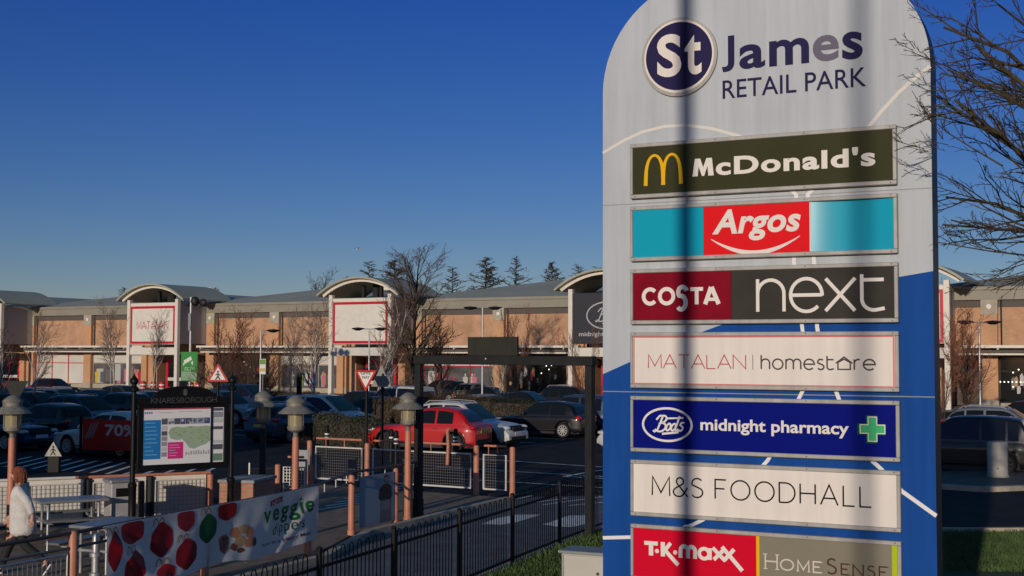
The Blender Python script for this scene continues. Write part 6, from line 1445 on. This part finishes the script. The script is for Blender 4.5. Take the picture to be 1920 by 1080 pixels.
pel = J((0, 0, 0.90), (0.13, 0.15)); sp1 = J((0.02, 0, 1.06), (0.11, 0.13), pel); ch = J((0.035, 0, 1.25), (0.12, 0.15), sp1); nk = J((0.05, 0, 1.40), (0.055, 0.055), ch); hd0 = J((0.075, 0, 1.475), (0.065, 0.06), nk); hd1 = J((0.095, 0, 1.54), (0.088, 0.072), hd0); hd2 = J((0.09, 0, 1.61), (0.075, 0.065), hd1)
nose = J((0.192, 0, 1.535), (0.012, 0.012), hd1); 
def arm(s, el, wr, hand):
    sh = J((0.03, s*0.165, 1.335), 0.055, ch); e = J(el, 0.042, sh); w_ = J(wr, 0.028, e); h = J(hand, (0.036, 0.022), w_)
    hv = Vector(hand); dr = (hv-Vector(wr)).normalized()
    for k, (ox_, ln) in enumerate(((-0.03, 0.055), (-0.01, 0.068), (0.01, 0.062), (0.028, 0.048))):
        b = hv+dr*0.045+Vector((ox_, 0, 0)); f1 = J(tuple(b), 0.010, h); f2 = J(tuple(b+dr*ln*0.6+Vector((0.006, -s*0.006, 0))), 0.009, f1); J(tuple(b+dr*ln+Vector((0.012, -s*0.018, 0))), 0.007, f2)
    th = J(tuple(hv+Vector((0.042, -s*0.004, 0.012))), 0.011, h); J(tuple(hv+Vector((0.062, -s*0.008, -0.022))), 0.008, th)
arm(1, (-0.15, 0.235, 1.12), (-0.21, 0.225, 0.93), (-0.20, 0.215, 0.86)); arm(-1, (0.05, -0.225, 1.08), (0.20, -0.215, 0.91), (0.24, -0.21, 0.85))
def leg(s, kn, an, toe):
    hp = J((0.0, s*0.085, 0.84), 0.092, pel); k = J(kn, 0.062, hp); c = J(tuple(lerp(kn[i], an[i], 0.35) for i in range(3)), 0.056, k); a_ = J(an, 0.036, c); J(toe, (0.03, 0.038), a_)
leg(1, (-0.05, 0.09, 0.48), (-0.40, 0.09, 0.20), (-0.33, 0.09, 0.07)); leg(-1, (0.20, -0.085, 0.47), (0.33, -0.085, 0.09), (0.46, -0.085, 0.04))
skin("body", V, E, RR, pel, M['skin'], wm)
V = []; E = []; RR = []
z_ = J((-0.03, 0, 0.57), (0.205, 0.225)); a = J((-0.02, 0, 0.76), (0.205, 0.225), z_); b = J((0.0, 0, 0.96), (0.185, 0.205), a); c = J((0.02, 0, 1.12), (0.175, 0.18), b); d = J((0.03, 0, 1.27), (0.165, 0.185), c); e = J((0.045, 0, 1.36), (0.085, 0.095), d); J((0.055, 0, 1.415), (0.068, 0.07), e)
for s, el, wr in ((1, (-0.15, 0.235, 1.12), (-0.205, 0.225, 0.95)), (-1, (0.05, -0.225, 1.08), (0.19, -0.215, 0.925))):
    sh = J((0.03, s*0.17, 1.325), 0.085, d); k = J(el, 0.075, sh); J(wr, 0.055, k)
skin("jacket", V, E, RR, z_, M['jacket'], wm)
V = []; E = []; RR = []
a = J((-0.01, 0, 0.82), (0.09, 0.10))
for s, kn, an in ((1, (-0.05, 0.09, 0.48), (-0.385, 0.09, 0.215)), (-1, (0.20, -0.085, 0.47), (0.325, -0.085, 0.115))):
    hp = J((-0.01, s*0.085, 0.72), 0.075, a); k = J(kn, 0.082, hp); J(an, 0.066, k)
skin("trousers", V, E, RR, a, M['trouser'], wm)
for (x, y, z, r) in ((-0.375, 0.09, 0.085, 1.0), (0.42, -0.085, 0.045, 0.12)):
    Mx = Matrix.Translation((x, y, z)) @ Matrix.Rotation(r, 4, 'Y'); m = MB()
    m.use(0); m.ell((0, 0, 0.012), (0.135, 0.050, 0.052), 12, 6, M=Mx); m.use(1); m.bbox(-0.13, 0.13, -0.046, 0.046, -0.045, -0.018, 0.01, M=Mx)
    m.build("shoe", [M['trouser'], M['white']], wm, 60)
# shoulder-length hair: a shell over the crown with locks falling behind
rh = random.Random(4); m = MB(); hc = Vector((0.075, 0, 1.575))
m.ell((0.062, 0, 1.585), (0.108, 0.092, 0.098), 18, 10)
for k in range(90):
    az = rh.uniform(radians(62), radians(298)); el = rh.uniform(0.1, 1.0)
    r0 = Vector((cos(az)*0.10*cos(el)-0.005, sin(az)*0.088*cos(el), 0.095*sin(el)))
    p0 = Vector((0.065, 0, 1.58))+r0; fall = rh.uniform(0.10, 0.17); o_ = Vector((cos(az), sin(az), 0))
    m.tube([p0, p0+o_*0.022+Vector((0, 0, -fall*0.45)), p0+o_*0.018+Vector((-0.012, 0, -fall*0.8)), p0+o_*0.006+Vector((-0.005, 0, -fall-0.05*rh.random()))], [0.012, 0.015, 0.012, 0.003], 5)
m.build("hair", M['hair'], wm, 60)
m = MB()
for s in (1, -1):
    m.use(0); m.ell((0.172, s*0.030, 1.556), (0.012, 0.014, 0.009), 8, 5); m.use(1); m.ell((0.180, s*0.030, 1.556), (0.006, 0.007, 0.007), 8, 5)
    m.use(2); m.tube([(0.170, s*0.012, 1.576), (0.174, s*0.030, 1.581), (0.160, s*0.048, 1.575)], [0.003, 0.005, 0.002], 5)
    m.use(3); m.ell((0.075, s*0.073, 1.545), (0.022, 0.010, 0.030), 8, 5)
m.use(4); m.ell((0.170, 0, 1.492), (0.012, 0.024, 0.008), 8, 5)
m.build("face_features", [M['white'], M['ink'], M['hair'], M['skin'], mat("lips", (0.40, 0.12, 0.11), 0.4)], wm, 60)
